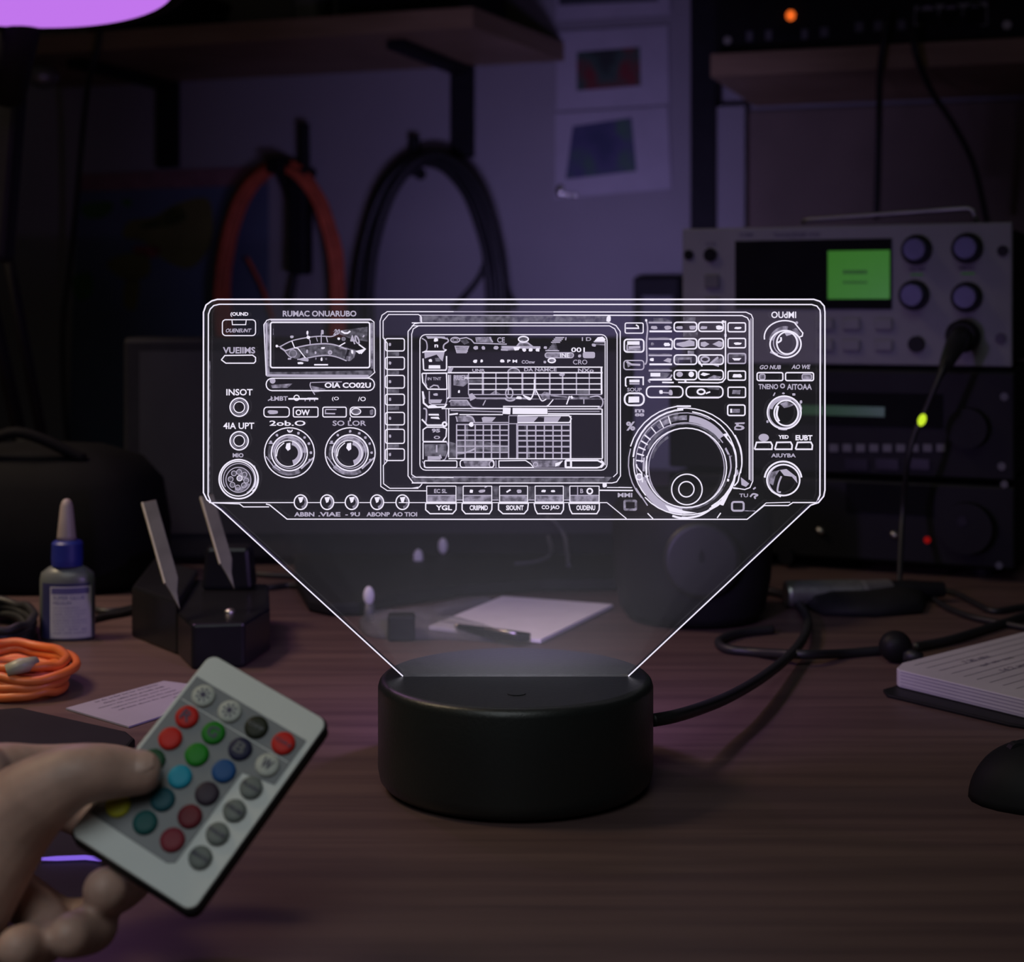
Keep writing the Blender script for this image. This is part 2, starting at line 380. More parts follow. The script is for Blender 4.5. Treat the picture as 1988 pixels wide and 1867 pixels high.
fill([(1310, 760), (1330, 690), (1390, 700), (1370, 770)], 'D'); fill([(1380, 580), (1480, 610), (1440, 720), (1380, 770), (1350, 700)], 'H')
blob(730, 600, 760, 650, 'M'); blob(855, 620, 885, 665, 'M'); blob(950, 560, 1010, 590); circ(1085, 640, 25, 2, 'M', f='D'); blob(945, 715, 975, 770); blob(865, 715, 885, 750, 'D'); blob(1015, 720, 1045, 750, 'D')
line([(850, 822), (1055, 822)], 2.8); fill([(430, 620), (700, 580), (620, 740), (560, 730), (470, 680)], 'H'); circ(535, 655, 55, 2, 'D'); fill([(560, 590), (900, 520), (1180, 540), (1340, 600), (1300, 740), (1060, 690), (760, 720), (620, 600)], 'H')
fill([(1120, 330), (1640, 260), (1640, 480), (1400, 440)], 'H')
txt('RUMAC ONUARUBO', 385, 22, 1475, 110, 'M', .03)
# pill row under the meter
G('engraved_push_button'); rr(140, 1022, 1742, 1205, 88, 2.2)
circ(235, 1060, 42, 0, 'B', f='M'); fill([(205, 1120), (530, 1100), (460, 1165), (230, 1168)], 'D'); line([(810, 1085), (1030, 1078), (1260, 1075)], 1.5, 'M')
fill([(800, 1130), (1020, 1180), (1000, 1215), (850, 1230)], 'D'); line([(800, 1080), (790, 1130), (820, 1200), (860, 1265)], 2, 'M', sm=True)
txt('OIA CO02U', 1005, 1085, 1690, 1165, 'B', .035)
G('engraved_lettering'); FR(*FC1)
line([(563, 862), (600, 840)], 2, 'M'); txt('LMBT', 585, 828, 715, 862, 'M', .03); circ(783, 840, 20, 2, 'B'); line([(720, 848), (950, 848)], 3.2, 'B'); txt('rTT', 845, 838, 940, 866, 'M', .02)
txt('(O', 1055, 832, 1108, 866); txt('/O', 1255, 832, 1315, 866)
txt('2ob.O', 575, 1015, 852, 1055, 'B', .02); txt('SO LOR', 1060, 1015, 1318, 1055, 'M', .02)
for i, (a, c_) in enumerate(((532, 727), (758, 948), (985, 1165), (1195, 1388))):
    G('engraved_push_button'); rr(a, 912, c_, 987, 12 if 0 < i < 3 else 24, 2.2)
    if i == 0: blob(565, 935, 645, 965, 'M')
    if i == 1: txt('OW', 775, 930, 885, 975, 'B', .03)
    if i == 2: line([(1005, 930), (1090, 930)], 2, 'M'); line([(1000, 960), (1080, 962)], 2.6, 'M'); line([(1005, 930), (1005, 965)], 2, 'M')
    if i == 3: circ(1240, 945, 36, 2, 'B', ry=24, f='D'); blob(1345, 930, 1375, 970, 'D')
for i, x in enumerate((728, 1195)):
    G('engraved_knob'); circ(x, 1262, 192, 2.2); circ(x, 1262, 138, 2.6); circ(x, 1262, 120, 1.8, 'M')
    circ(x-8, 1268, 100, 1.8, 'B'); ringfill(x, 1262, 100, 137, 180, 360, 'D'); ringfill(x, 1262, 138, 175, 60, 140, 'D'); ringfill(x+6, 1262, 60, 98, -80, 75, 'M')
    fill([(x-22, 1190), (x+8, 1185), (x+8, 1235), (x-12, 1248), (x-30, 1225)], 'B'); line([(x-100, 1290), (x-85, 1230), (x-40, 1185)], 2, 'B', sm=True)
    ringfill(x, 1262, 138, 165, 160, 200, 'H'); line([(x-160, 1190), (x-125, 1190)], 2, 'M')
    for a in (-150, -125, -90, -65, -45, -25, 0, 20): blob(x+165*math.cos(R(a))-10, 1262+165*math.sin(R(a))-10, x+165*math.cos(R(a))+10, 1262+165*math.sin(R(a))+10, 'M')
    line([(x+90, 1385), (x+150, 1330), (x+185, 1300)], 3, 'M'); line([(x-180, 1290), (x-120, 1370), (x-70, 1400)], 2.2, 'M')
    if i == 0: circ(732, 1085, 18, 2, 'B', 0, 180)
    else: line([(1195, 990), (1195, 1020)], 2)
for i, x in enumerate((815, 1018, 1207, 1402, 1597)):
    G('engraved_knob'); circ(x, 1642, 50, 2.4, 'B', ry=56); fill([(x-20, 1605), (x+22, 1600), (x+10, 1640), (x-6, 1648)], 'B'); ringfill(x, 1642, 30, 50, -60, 80, 'D')
G('engraved_lettering')
for s_, a, c_ in (('ABBN', 765, 920), ('.VIAE', 950, 1120), ('- 9U', 1158, 1270), ('ABONP', 1320, 1500), ('AO TIOI', 1520, 1710)): txt(s_, a, 1718, c_, 1752, 'M', .035)
# ---- screen bezel with side keys
G('engraved_bezel'); FR(*FC1)
line([(1780, 1555), (1480, 1553), (1430, 1520), (1425, 250), (1440, 205), (1480, 178), (1990, 178)], 1.8); line([(1720, 1535), (1500, 1535), (1452, 1500), (1450, 1360), (1480, 1325), (1480, 420), (1448, 380), (1448, 250), (1490, 200), (1720, 200), (1740, 215), (1745, 265)], 1.8)
line([(1458, 380), (1458, 1350)], 2.2, 'M'); line([(1990, 264), (1730, 264), (1690, 270), (1640, 330), (1640, 1440), (1680, 1493), (1780, 1493)], 2); line([(1990, 287), (1720, 287), (1680, 310), (1668, 350), (1668, 1430), (1700, 1450), (1990, 1452)], 1.8)
FR(*FC2)
line([(0, 178), (1160, 180)], 2.0, 'M'); line([(60, 205), (1700, 208)], 1.6, 'M'); line([(0, 264), (1520, 264), (1570, 285), (1602, 330), (1604, 1440), (1575, 1485), (1540, 1494), (0, 1494)], 2)
line([(0, 287), (1520, 287), (1560, 310), (1578, 350), (1578, 1420), (1548, 1448)], 1.8); line([(0, 1450), (1480, 1450)], 1.5, 'M'); fill([(60, 205), (1520, 210), (1520, 262), (80, 262)], 'H'); blob(1495, 210, 1530, 260, 'B'); blob(60, 215, 80, 260, 'M')
fill([(0, 1440), (1540, 1448), (1500, 1490), (0, 1492)], 'H')
line([(0, 1535), (60, 1525), (80, 1500)], 1.8); blob(1465, 1490, 1500, 1530, 'B'); line([(1440, 1550), (1700, 1552)], 2.6); line([(1500, 1528), (1690, 1530)], 1.6)
FR(*FC3)
line([(-420, 180), (1060, 182), (1100, 200), (1113, 230), (1112, 1480), (1090, 1530), (1050, 1545), (960, 1530)], 2); line([(-420, 205), (1030, 208), (1070, 225), (1085, 250), (1085, 1470)], 2.2); line([(1098, 230), (1098, 1480)], 2, 'M'); fill([(1020, 1450), (1085, 1500), (1060, 1525), (1025, 1510)], 'M')
for i, (y0, y1) in enumerate(((385, 480), (528, 622), (668, 765), (812, 895), (952, 1048), (1082, 1190), (1232, 1322))):
    FR(*FC1); G('engraved_screen_key'); rr(1466, y0, 1612, y1, 16, 2.2); blob(1492, (y0+y1)/2-14, 1510, (y0+y1)/2+10, 'M')
    if i < 6: fill([(1480, y1+8), (1570, y1+8), (1570, y1+38), (1480, y1+38)], 'H')
# ---- the screen picture
G('engraved_screen'); FR(*FS)
rr(30, 48, 1925, 1420, 60, 1.8); line([(1905, 110), (1905, 1370)], 1.6); line([(55, 1330), (95, 1398), (1830, 1400)], 1.5, 'M')
# left soft keys
line([(50, 85), (95, 120), (100, 200), (55, 230)], 2.2, 'M', sm=True); line([(300, 80), (318, 115), (275, 150), (270, 190), (300, 205)], 2.6, 'M', sm=True); fill([(90, 62), (280, 68), (310, 100), (240, 85), (110, 90)], 'M'); blob(172, 82, 212, 120); txt('n', 178, 148, 215, 178, 'B', .03)
line([(55, 230), (85, 218), (275, 218), (300, 200)], 2.6); fill([(75, 225), (280, 225), (260, 320), (240, 300), (200, 250), (80, 290)], 'M'); blob(120, 296, 155, 325); fill([(180, 285), (250, 280), (240, 320), (190, 320)], 'H')
line([(62, 290), (68, 400), (80, 408), (292, 408), (300, 390), (300, 265)], 2.6); fill([(120, 358), (235, 358), (238, 392), (118, 392)], 'B')
line([(55, 440), (300, 438), (305, 600), (290, 600)], 2.6); line([(52, 440), (60, 530), (110, 600), (290, 602)], 2.6, sm=False); line([(95, 445), (85, 530), (100, 570)], 2.2, 'M'); txt('IN TNT', 108, 480, 245, 510, 'M', .02); line([(130, 585), (170, 560), (210, 565), (225, 590)], 2.4, 'M')
line([(125, 620), (125, 740), (150, 755), (290, 755), (302, 720), (302, 610)], 2.2, 'M'); line([(60, 625), (68, 740), (120, 785), (280, 780), (300, 750)], 3.4); blob(165, 642, 215, 668, 'M'); fill([(130, 705), (255, 705), (240, 740), (135, 742)], 'M'); blob(120, 760, 200, 785); line([(55, 620), (80, 700)], 3, 'M')
line([(65, 795), (95, 810), (95, 900), (85, 950)], 3, 'M', sm=True); line([(50, 905), (105, 965), (260, 965)], 3); circ(280, 955, 20, 3.4); fill([(118, 850), (220, 850), (225, 868), (118, 866)], 'B'); fill([(140, 882), (218, 880), (232, 905), (140, 896)], 'B'); line([(295, 805), (298, 935)], 2.2, 'M')
line([(62, 1125), (62, 1010), (100, 985), (260, 985), (300, 1000), (295, 1080), (262, 1125)], 2.4); txt('95', 150, 1000, 235, 1040, 'M', .05); txt('O', 170, 1072, 235, 1105, 'M', .04); line([(60, 1132), (300, 1132)], 3)
fill([(75, 1160), (300, 1155), (300, 1230), (290, 1280), (80, 1280)], 'H'); fill([(75, 1160), (300, 1155), (300, 1240), (80, 1250)], 'H'); line([(200, 1165), (200, 1240)], 3, 'M'); line([(108, 1290), (240, 1290), (232, 1265)], 4, 'M'); line([(108, 1310), (240, 1306)], 3, 'M'); line([(300, 1130), (320, 1200), (290, 1300), (260, 1320)], 2, 'M', sm=True); line([(62, 1140), (62, 1310)], 2)
# column line
line([(322, 455), (325, 680), (305, 700)], 2.2); line([(340, 455), (340, 690)], 1.8, 'M'); line([(322, 800), (320, 1290)], 2)
# top symbols
circ(388, 102, 45, 2.2, 'M', ry=26); circ(388, 102, 25, 2, 'D', ry=14); line([(430, 90), (500, 78), (550, 100), (580, 135), (910, 145)], 2.2, 'M'); fill([(385, 170), (520, 170), (500, 228), (405, 228)], 'D'); line([(385, 165), (525, 168), (500, 232), (405, 232)], 1.8, 'M', True)
for y in (185, 203, 218): line([(395, y), (515, y)], 1.8, 'M')
fill([(430, 105), (500, 90), (530, 130), (480, 150)], 'H'); fill([(590, 75), (750, 70), (770, 130), (600, 125)], 'D'); line([(735, 75), (768, 125)], 2.4, 'M'); txt('CE', 812, 75, 890, 130, 'M', .02); blob(570, 165, 620, 200, 'M'); blob(655, 165, 690, 200, 'M'); blob(778, 162, 825, 200, 'M')
fill([(850, 160), (1000, 165), (1010, 205), (855, 212)], 'D'); line([(850, 200), (920, 205)], 3, 'M'); line([(860, 175), (1250, 180)], 5, 'M'); circ(1078, 95, 50, 2.6, 'B', ry=28, f='H'); line([(1000, 180), (1040, 130), (1120, 130), (1180, 175)], 2.6, 'M'); fill([(975, 175), (1050, 170), (1030, 205), (990, 210)], 'B'); fill([(1060, 100), (1120, 130), (1170, 170), (1020, 170)], 'D')
for x in (1090, 1155, 1225): blob(x-22, 185, x+18, 220)
for i in range(4): line([(1400-i*14, 78+i*16), (1492-i*14, 78+i*16)], 2.2, 'M')
line([(1510, 75), (1505, 105)], 2.4, 'M')
for i in range(5): line([(1370-i*12, 142+i*15), (1410+i*4, 142+i*15)], 1.8, 'D')
blob(1285, 165, 1315, 195, 'M'); line([(1300, 210), (1440, 212)], 2.2, 'M'); rr(1298, 232, 1585, 282, 24, 2.2, 'M', 'D'); txt('INE', 1450, 236, 1545, 278, 'B', .02)
txt('I D', 1670, 75, 1765, 112, 'M', .02); fill([(1795, 115), (1830, 75), (1880, 68), (1910, 95), (1895, 118)], 'B'); line([(1790, 120), (1900, 122)], 2.6, 'M'); blob(1770, 140, 1810, 170, 'M'); line([(1810, 145), (1905, 150)], 3, 'D')
txt('001', 1562, 178, 1700, 226, 'B', .02); blob(1632, 248, 1662, 280, 'M'); rr(1685, 228, 1798, 282, 14, 2, 'M', 'M'); txt('CRO', 1580, 302, 1725, 350, 'M', .01)
blob(568, 302, 612, 335); blob(642, 300, 668, 330); blob(842, 300, 885, 332); txt('P M', 915, 302, 1015, 332, 'B', .03); txt('COnw', 1060, 308, 1195, 342, 'M', .03); blob(1282, 312, 1308, 340, 'M'); circ(1365, 310, 36, 2.6, 'B', ry=22, f='D')
# upper table
line([(315, 375), (1880, 378)], 2.2); line([(340, 378), (318, 405), (318, 432)], 2.2, 'M'); line([(310, 434), (1880, 434)], 2.4); fill([(318, 385), (370, 385), (350, 428), (318, 430)], 'M')
txt('UNR', 560, 395, 690, 425, 'M', .03); circ(980, 430, 60, 2, 'M', 180, 360, ry=42, f='H'); txt('DA NAMCE', 1085, 385, 1415, 420, 'M', .03); txt('NXo', 1630, 390, 1790, 430, 'M', .03)
for y, x0 in ((488, 480), (547, 525), (604, 525)): line([(x0, y), (1870, y)], 2.0)
line([(525, 655), (1870, 655)], 1.8, 'M')
for x, w in ((522, 2), (668, 4), (800, 2.4), (925, 2.4), (1068, 3.6), (1198, 3.2), (1345, 3), (1475, 3), (1615, 2.2), (1745, 2), (1868, 3)): line([(x, 440), (x, 655)], w, 'M')
line([(1868, 378), (1870, 650)], 3.2); line([(1190, 500), (1185, 620), (1145, 705), (1075, 660)], 2.6, 'B', sm=True); line([(1200, 600), (1230, 660), (1265, 718), (1310, 700)], 2.2, 'B', sm=True); fill([(1070, 655), (1160, 690), (1145, 710)], 'B')
fill([(370, 460), (520, 455), (515, 540), (470, 575), (370, 560)], 'D'); txt('RUEH', 372, 458, 515, 510, 'M', .02); blob(415, 610, 435, 640); fill([(520, 655), (560, 640), (605, 690), (540, 720)], 'M'); circ(935, 640, 36, 2.6, 'M', ry=50); circ(945, 690, 50, 3, 'M', 20, 180, ry=28); blob(1005, 672, 1060, 702)
fill([(1250, 660), (1290, 625), (1350, 640), (1345, 700), (1270, 705)], 'D'); fill([(740, 650), (790, 615), (860, 655)], 'D'); fill([(1620, 610), (1750, 600), (1750, 690), (1640, 690)], 'H'); line([(600, 700), (1900, 700)], 1.5, 'D'); blob(1440, 440, 1500, 468, 'M'); fill([(525, 500), (660, 500), (660, 545), (525, 545)], 'H')
line([(1355, 665), (1620, 690), (1750, 690)], 3, 'D'); line([(1380, 705), (1335, 760), (1310, 775)], 2); line([(1545, 670), (1515, 755)], 2.4); line([(1690, 700), (1690, 750)], 2, 'M'); line([(695, 712), (668, 765)], 2, 'M'); line([(1560, 670), (1575, 695)], 4)
line([(305, 700), (330, 690), (1100, 690)], 1.8, 'M'); fill([(335, 715), (510, 710), (560, 770), (340, 770)], 'D'); line([(325, 730), (345, 712), (510, 712)], 2.2, 'M'); line([(510, 715), (540, 765), (600, 790), (860, 795)], 2, 'M', sm=True); line([(1750, 680), (1840, 672), (1882, 720), (1870, 775), (1830, 785)], 2.6, 'M', sm=True)
# middle bar
line([(872, 775), (1850, 775)], 2.2); line([(250, 797), (870, 797)], 2); line([(340, 815), (870, 830), (870, 850)], 1.8, 'M'); line([(1325, 800), (1870, 800)], 2.2); line([(1325, 850), (1880, 852)], 2.6); line([(1325, 825), (1850, 825)], 1.6, 'M'); line([(1875, 800), (1878, 1300)], 2.6)
fill([(870, 785), (950, 790), (945, 855), (870, 850)], 'B'); fill([(968, 790), (1322, 792), (1322, 855), (968, 852)], 'B'); line([(330, 858), (415, 848)], 3); line([(430, 858), (870, 858)], 2)
line([(1558, 870), (1558, 1300)], 2)
# lower tables
fill([(400, 875), (480, 870), (560, 880), (580, 930), (400, 930)], 'D'); line([(395, 875), (410, 930)], 2, 'M'); line([(500, 870), (560, 885), (585, 940)], 2.6, 'M', sm=True); fill([(655, 890), (680, 880), (800, 885), (760, 930), (665, 932)], 'M'); blob(525, 935, 575, 980); line([(550, 938), (930, 938)], 2, 'M'); rr(930, 868, 1020, 950, 8, 1.6, 'M')
fill([(1020, 875), (1230, 880), (1180, 935), (1020, 938)], 'M'); fill([(1290, 880), (1460, 878), (1420, 938), (1285, 938)], 'M'); line([(1020, 868), (1540, 868), (1562, 900), (1545, 938), (1020, 940)], 2.4); fill([(1225, 882), (1290, 880), (1290, 895)], 'D')
for tx in ((402, 488, 590, 672, 755, 840, 928), (1020, 1115, 1203, 1290, 1378, 1465, 1552)):
    for x in tx: line([(x, 955), (x, 1300)], 2.6, 'M')
for y in (958, 1015, 1068, 1118, 1178, 1240): line([(402, y), (930, y)], 2.4, 'M'); line([(1020, y+4), (1558, y+4)], 3, 'M')
fill([(345, 1150), (930, 1170), (930, 1240), (600, 1200), (500, 1250), (345, 1290)], 'H'); fill([(400, 1110), (600, 1110), (930, 1180), (930, 1230), (400, 1240)], 'H'); line([(405, 1245), (500, 1240), (595, 1200)], 3.2, 'M', sm=True); fill([(325, 1130), (400, 1150), (400, 1290), (330, 1290)], 'H'); line([(505, 955), (505, 1200)], 5, 'H')
line([(930, 945), (930, 1300)], 1.8, 'M'); line([(1095, 960), (1135, 1290)], 4, 'H'); line([(1010, 945), (1010, 1300)], 1.8, 'M')
# bottom row
line([(320, 1303), (1880, 1305)], 2.2); rr(75, 1325, 405, 1392, 12, 2); rr(438, 1318, 780, 1392, 26, 2.2); fill([(470, 1330), (740, 1325), (740, 1385), (490, 1385)], 'D'); circ(755, 1360, 22, 2, 'M', ry=30)
line([(830, 1392), (830, 1325), (1100, 1322), (1150, 1355), (1180, 1392), (830, 1392)], 2); fill([(1150, 1320), (1480, 1318), (1440, 1385), (1190, 1390)], 'D'); circ(1200, 1362, 22, 2, 'M'); fill([(1400, 1350), (1480, 1325), (1440, 1370), (1400, 1385)], 'B'); rr(1505, 1322, 1560, 1392, 10, 4); line([(1560, 1322), (1830, 1322), (1885, 1350), (1870, 1385), (1825, 1395), (1560, 1395)], 3.2)
line([(800, 1320), (800, 1395)], 2, 'M'); line([(1860, 1325), (1885, 1355), (1860, 1390)], 5, 'B', sm=True)
# ---- buttons beneath the screen
FR(*FC2)
for i, (a, c_) in enumerate(((115, 340), (395, 615), (675, 890), (948, 1165), (1215, 1440))):
    G('engraved_function_key'); rr(a, 1518, c_, 1640, 3, 1.8); fill([(a, 1585), (c_, 1585), (c_, 1635), (a, 1635)], 'D'); line([(a, 1590), (c_, 1590)], 1.8, 'M')
    if i == 0: txt('EC SL', 172, 1540, 270, 1572, 'M', .03)
    if i == 1: blob(445, 1545, 472, 1570); blob(515, 1545, 565, 1568, 'M'); line([(560, 1530), (580, 1520)], 2, 'M')
    if i == 2: line([(728, 1565), (760, 1545)], 3.2); blob(808, 1545, 845, 1572, 'M')
    if i == 3: blob(995, 1546, 1030, 1566); blob(1070, 1548, 1100, 1566)
    if i == 4: line([(1275, 1525), (1275, 1585)], 1.8, 'M'); txt('B', 1295, 1538, 1318, 1572, 'M', .02); circ(1368, 1557, 20, 3)
    cc = 26 if i in (0, 2) else 18
    line([(a-8, 1650), (a-8 if i < 3 else a-8+10, 1700), (a+cc, 1730), (c_-cc, 1730), (c_, 1700), (c_+(2 if i != 2 else 6), 1650), (a-8, 1650)], 2.4)
    blob_ = ('YGL', 'CRIIPMD', 'SIOUNT', 'CO JAO', 'OUDENU')[i]; txt(blob_, a+50 if i else a+70, 1665, c_-30, 1704, 'B', .035)
    if i < 4: fill([(c_+8, 1520), (c_+50, 1520), (c_+50, 1625), (c_+8, 1625)], 'H'); line([(c_+6, 1625), (c_+52, 1625)], 2, 'M')
# ---- keypad
G('engraved_keypad_frame'); FR(*FK)
line([(380, 150), (400, 260), (385, 460), (390, 700), (365, 760)], 3, 'M', sm=True); line([(1470, 160), (1470, 950), (1430, 1000), (1370, 1012), (820, 1005)], 2.6); line([(600, 1005), (760, 1008)], 3); blob(365, 135, 395, 170); blob(1415, 155, 1460, 190); line([(1470, 340), (1470, 380)], 5, 'M')
line([(920, 970), (920, 1000)], 4)
shapes = {}
cols = ((415, 735), (765, 1075), (1100, 1440)); rows = ((180, 305), (405, 545), (630, 758), (840, 968))
for j, (y0, y1) in enumerate(rows):
    for i, (x0, x1) in enumerate(cols):
        G('engraved_keypad_key')
        if i == 0: line([(x0, y0+5), (x1, y0+5)], 3, 'M'); line([(x0+10, y1), (x1, y1)], 3.6, 'B'); fill([(x0, y0-20), (x1-30, y0-20), (x1, y0+20), (x0, y0+15)], 'H')
        else: rr(x0, y0, x1, y1, 40, 2.8, 'B')
        if i == 0 and j == 1: line([(x0, y1-5), (x1, y1-5), (x1+5, y0+30), (x1-30, y0+5)], 2.6)
        if i == 0 and j == 3: line([(x0+20, y1+40), (x0+15, y1), (x1-60, y1-10), (x1, y0+60)], 3, 'M', sm=True)
        if j == 0: blob(x0+25, y0+52, x0+120, y0+95, 'M'); blob(x1-105, y0+45, x1-10, y0+100, 'M' if i < 2 else 'B')
        if j == 1 and i == 0: blob(x0+30, y0+55, x0+75, y0+95, 'D'); blob(x1-110, y0+55, x1-30, y0+105)
        if j == 1 and i == 1: fill([(x0+35, y0+60), (x0+150, y0+40), (x0+210, y0+15), (x1-30, y0+40), (x1-30, y0+100), (x0+120, y0+115), (x0+30, y0+90)], 'M')
        if j == 1 and i == 2: fill([(x0+30, y0+50), (x0+90, y0+40), (x0+150, y0+75), (x0+80, y0+115), (x0+30, y0+100)], 'M'); fill([(x1-150, y0+75), (x1-60, y0+30), (x1-10, y0+50), (x1-20, y0+110), (x1-60, y0+115)], 'M')
        if j == 2 and i == 0: blob(x0+15, y0+40, x0+70, y0+85); fill([(x1-120, y0+80), (x1-60, y0+40), (x1-10, y0+50), (x1-20, y0+110)], 'M')
        if j == 2 and i == 1: line([(x0+55, y0+115), (x0+60, y0+55), (x0+230, y0+50), (x0+235, y0+110)], 3, 'D'); fill([(x0+10, y0+20), (x1-60, y0+25), (x1-60, y0+45), (x0+60, y0+50), (x0+55, y1-10), (x0+15, y1-40)], 'H')
        if j == 2 and i == 2: circ(x0+90, y0+60, 55, 3.4, 'M', ry=36); line([(x0+160, y0+120), (x0+230, y0+60), (x1-70, y0+30)], 4, 'M', sm=True); line([(x0+10, y0+80), (x0+50, y1+30)], 2.6); line([(x0+60, y1-5), (x0+200, y1), (x0+280, y1+25)], 3.2, 'M'); fill([(x0+170, y0+110), (x0+240, y0+60), (x1-20, y0+40), (x1-20, y1)], 'D')
        if j == 3 and i == 0: fill([(x0+25, y0+35), (x0+160, y0+35), (x0+160, y0+85), (x0+25, y0+85)], 'B'); fill([(x0+160, y0+30), (x1-20, y0+40), (x1-90, y1-10), (x0, y1)], 'H')
        if j == 3 and i == 1: circ(x0+75, y0+55, 45, 0, f='M', ry=36); circ(x1-75, y0+55, 38, 0, f='B'); 
        if j == 3 and i == 2: fill([(x0+25, y0+60), (x0+60, y0+30), (x0+160, y0+50), (x0+80, y0+80)], 'B'); fill([(x0+120, y1-15), (x0+210, y0+65), (x1-20, y0+90), (x1-60, y1-10)], 'D')
fill([(480, 120), (640, 120), (740, 170), (480, 175)], 'H'); fill([(890, 110), (1060, 110), (1060, 160), (890, 170)], 'H'); fill([(890, 310), (1090, 310), (1090, 380), (890, 380)], 'H'); fill([(950, 570), (1040, 570), (1040, 625), (950, 625)], 'D')
G('engraved_wide_key'); rr(385, 1062, 885, 1212, 60, 2.8); blob(560, 1110, 610, 1165); line([(600, 1145), (700, 1150)], 2.5, 'M'); blob(690, 1110, 745, 1185, 'M')
G('engraved_wide_key'); rr(930, 1062, 1435, 1212, 60, 2.8); circ(1135, 1135, 50, 3.4, 'B', ry=34); line([(1200, 1158), (1260, 1135)], 3); fill([(1190, 1065), (1400, 1062), (1380, 1110), (1250, 1100)], 'H'); line([(975, 1215), (1380, 1215)], 3)
for i, (y0, y1) in enumerate(((188, 310), (402, 530), (610, 745), (850, 975), (1072, 1212))):
    G('engraved_side_key'); rr(1505, y0, 1745, y1, 22, 2.6, 'B' if i != 2 else 'M')
    if i < 2: blob(1590, y0+55, 1690, y0+88)
    if i == 2: fill([(1560, 672), (1690, 672), (1660, 705), (1590, 705)], 'B'); fill([(1510, 615), (1700, 605), (1750, 640), (1530, 665)], 'H'); line([(1700, 610), (1745, 620), (1750, 690)], 3, 'D')
    if i == 3: blob(1565, 890, 1695, 940)
    if i == 4: fill([(1570, 1110), (1680, 1110), (1670, 1170), (1560, 1165)], 'D')
FR(*FD); G('engraved_side_key'); rr(1500, 38, 1738, 182, 28, 2.8); fill([(1535, 90), (1560, 88), (1560, 145), (1535, 145)], 'B'); fill([(1560, 92), (1670, 92), (1670, 145), (1560, 145)], 'D')
FR(*FK)
for i, (y0, y1) in enumerate(((190, 330), (415, 588), (705, 830), (930, 1060), (1155, 1320))):
    G('engraved_side_key')
    if i == 0: rr(92, y0, 340, y1, 20, 2.2); line([(105, 262), (275, 262), (270, 235), (240, 215)], 2.6)
    if i == 1: rr(80, y0, 348, y1, 40, 3); fill([(120, 440), (290, 440), (290, 490), (120, 490)], 'B'); line([(120, 490), (120, 575)], 3, 'M'); line([(140, 525), (300, 520)], 5, 'M'); line([(130, 555), (310, 560)], 4, 'D')
    if i == 2: rr(75, y0, 348, y1, 36, 2.4, 'M'); line([(110, 720), (180, 760), (300, 765)], 4, 'M'); fill([(110, 720), (170, 780), (130, 800)], 'D')
    if i == 3: line([(115, 1060), (98, 1050), (98, 950), (115, 935), (340, 935), (340, 1045)], 2.8); fill([(150, 968), (290, 968), (290, 1005), (150, 1005)], 'B'); fill([(150, 1015), (290, 1015), (290, 1035), (150, 1035)], 'M'); txt('SOUP', 120, 1080, 320, 1130, 'M', .02)
    if i == 4: rr(85, y0, 350, y1, 70, 3.4); fill([(140, 1200), (285, 1200), (285, 1280), (135, 1285)], 'B')
# ---- big dial
G('engraved_tuning_dial'); FR(*FD)
circ(915, 820, 780, 2.4, 'B', 196, 262, ry=772); circ(915, 820, 780, 2.2, 'B', 262, 372, ry=740)
circ(915, 815, 715, 3.4, 'B', 185, 268, ry=715); circ(915, 815, 700, 2.4, 'B', 278, 360, ry=690)
circ(915, 820, 678, 1.8, 'M', 165, 300, ry=675); circ(915, 830, 600, 2.2, 'M', 180, 330, ry=545)
circ(930, 900, 555, 2.4, 'B', 0, 360, ry=545); circ(935, 905, 520, 1.8, 'M', 0, 360, ry=550)
circ(930, 850, 690, 2.6, 'B', -20, 60, ry=670); circ(915, 840, 778, 2.2, 'M', 140, 196, ry=735); circ(920, 830, 712, 2.2, 'B', 140, 185, ry=700)
circ(930, 860, 740, 2.4, 'B', 45, 140, ry=690); ringfill(930, 870, 600, 690, 95, 165, 'M', 30); ringfill(930, 870, 590, 640, 95, 160, 'M', 30)
ringfill(920, 830, 560, 650, -85, -35, 'M', 20); ringfill(920, 830, 585, 650, -128, -88, 'D', 20); ringfill(915, 830, 520, 560, 200, 330, 'H', 24); ringfill(915, 815, 640, 690, 195, 262, 'H', 24); ringfill(930, 880, 560, 600, 20, 150, 'H', 30)
for a in (182, 190, 198, 206, 214, 226, 239, 250): line([(915+572*math.cos(R(a)), 830+560*math.sin(R(a))), (915+672*math.cos(R(a)), 822+668*math.sin(R(a)))], 2.8 if a < 220 else 2.2, 'B')
line([(245, 850), (255, 890), (320, 970), (330, 1100)], 2.6); circ(285, 1025, 40, 2.6, 'B', f='M'); line([(350, 760), (345, 950)], 4, 'M'); line([(388, 740), (388, 980)], 2.2); blob(365, 1000, 410, 1035); fill([(345, 980), (400, 1040), (440, 1060), (470, 1160), (520, 1250), (430, 1150), (360, 1050)], 'D')
fill([(1435, 440), (1490, 425), (1500, 460), (1480, 500)], 'B'); line([(1480, 480), (1600, 660), (1620, 900)], 3, 'B', sm=True); line([(1600, 450), (1680, 640), (1695, 850), (1660, 1000), (1640, 1090), (1590, 1150)], 2.6, 'B', sm=True); fill([(1600, 960), (1640, 920), (1650, 980), (1610, 1030)], 'M')
line([(1600, 1000), (1565, 1150), (1440, 1340), (1250, 1470)], 4, 'B', sm=True); fill([(1560, 1160), (1500, 1300), (1440, 1420), (1400, 1410), (1400, 1370), (1440, 1290)], 'B'); line([(1575, 1180), (1640, 1185)], 2.6); blob(1490, 1050, 1520, 1090)
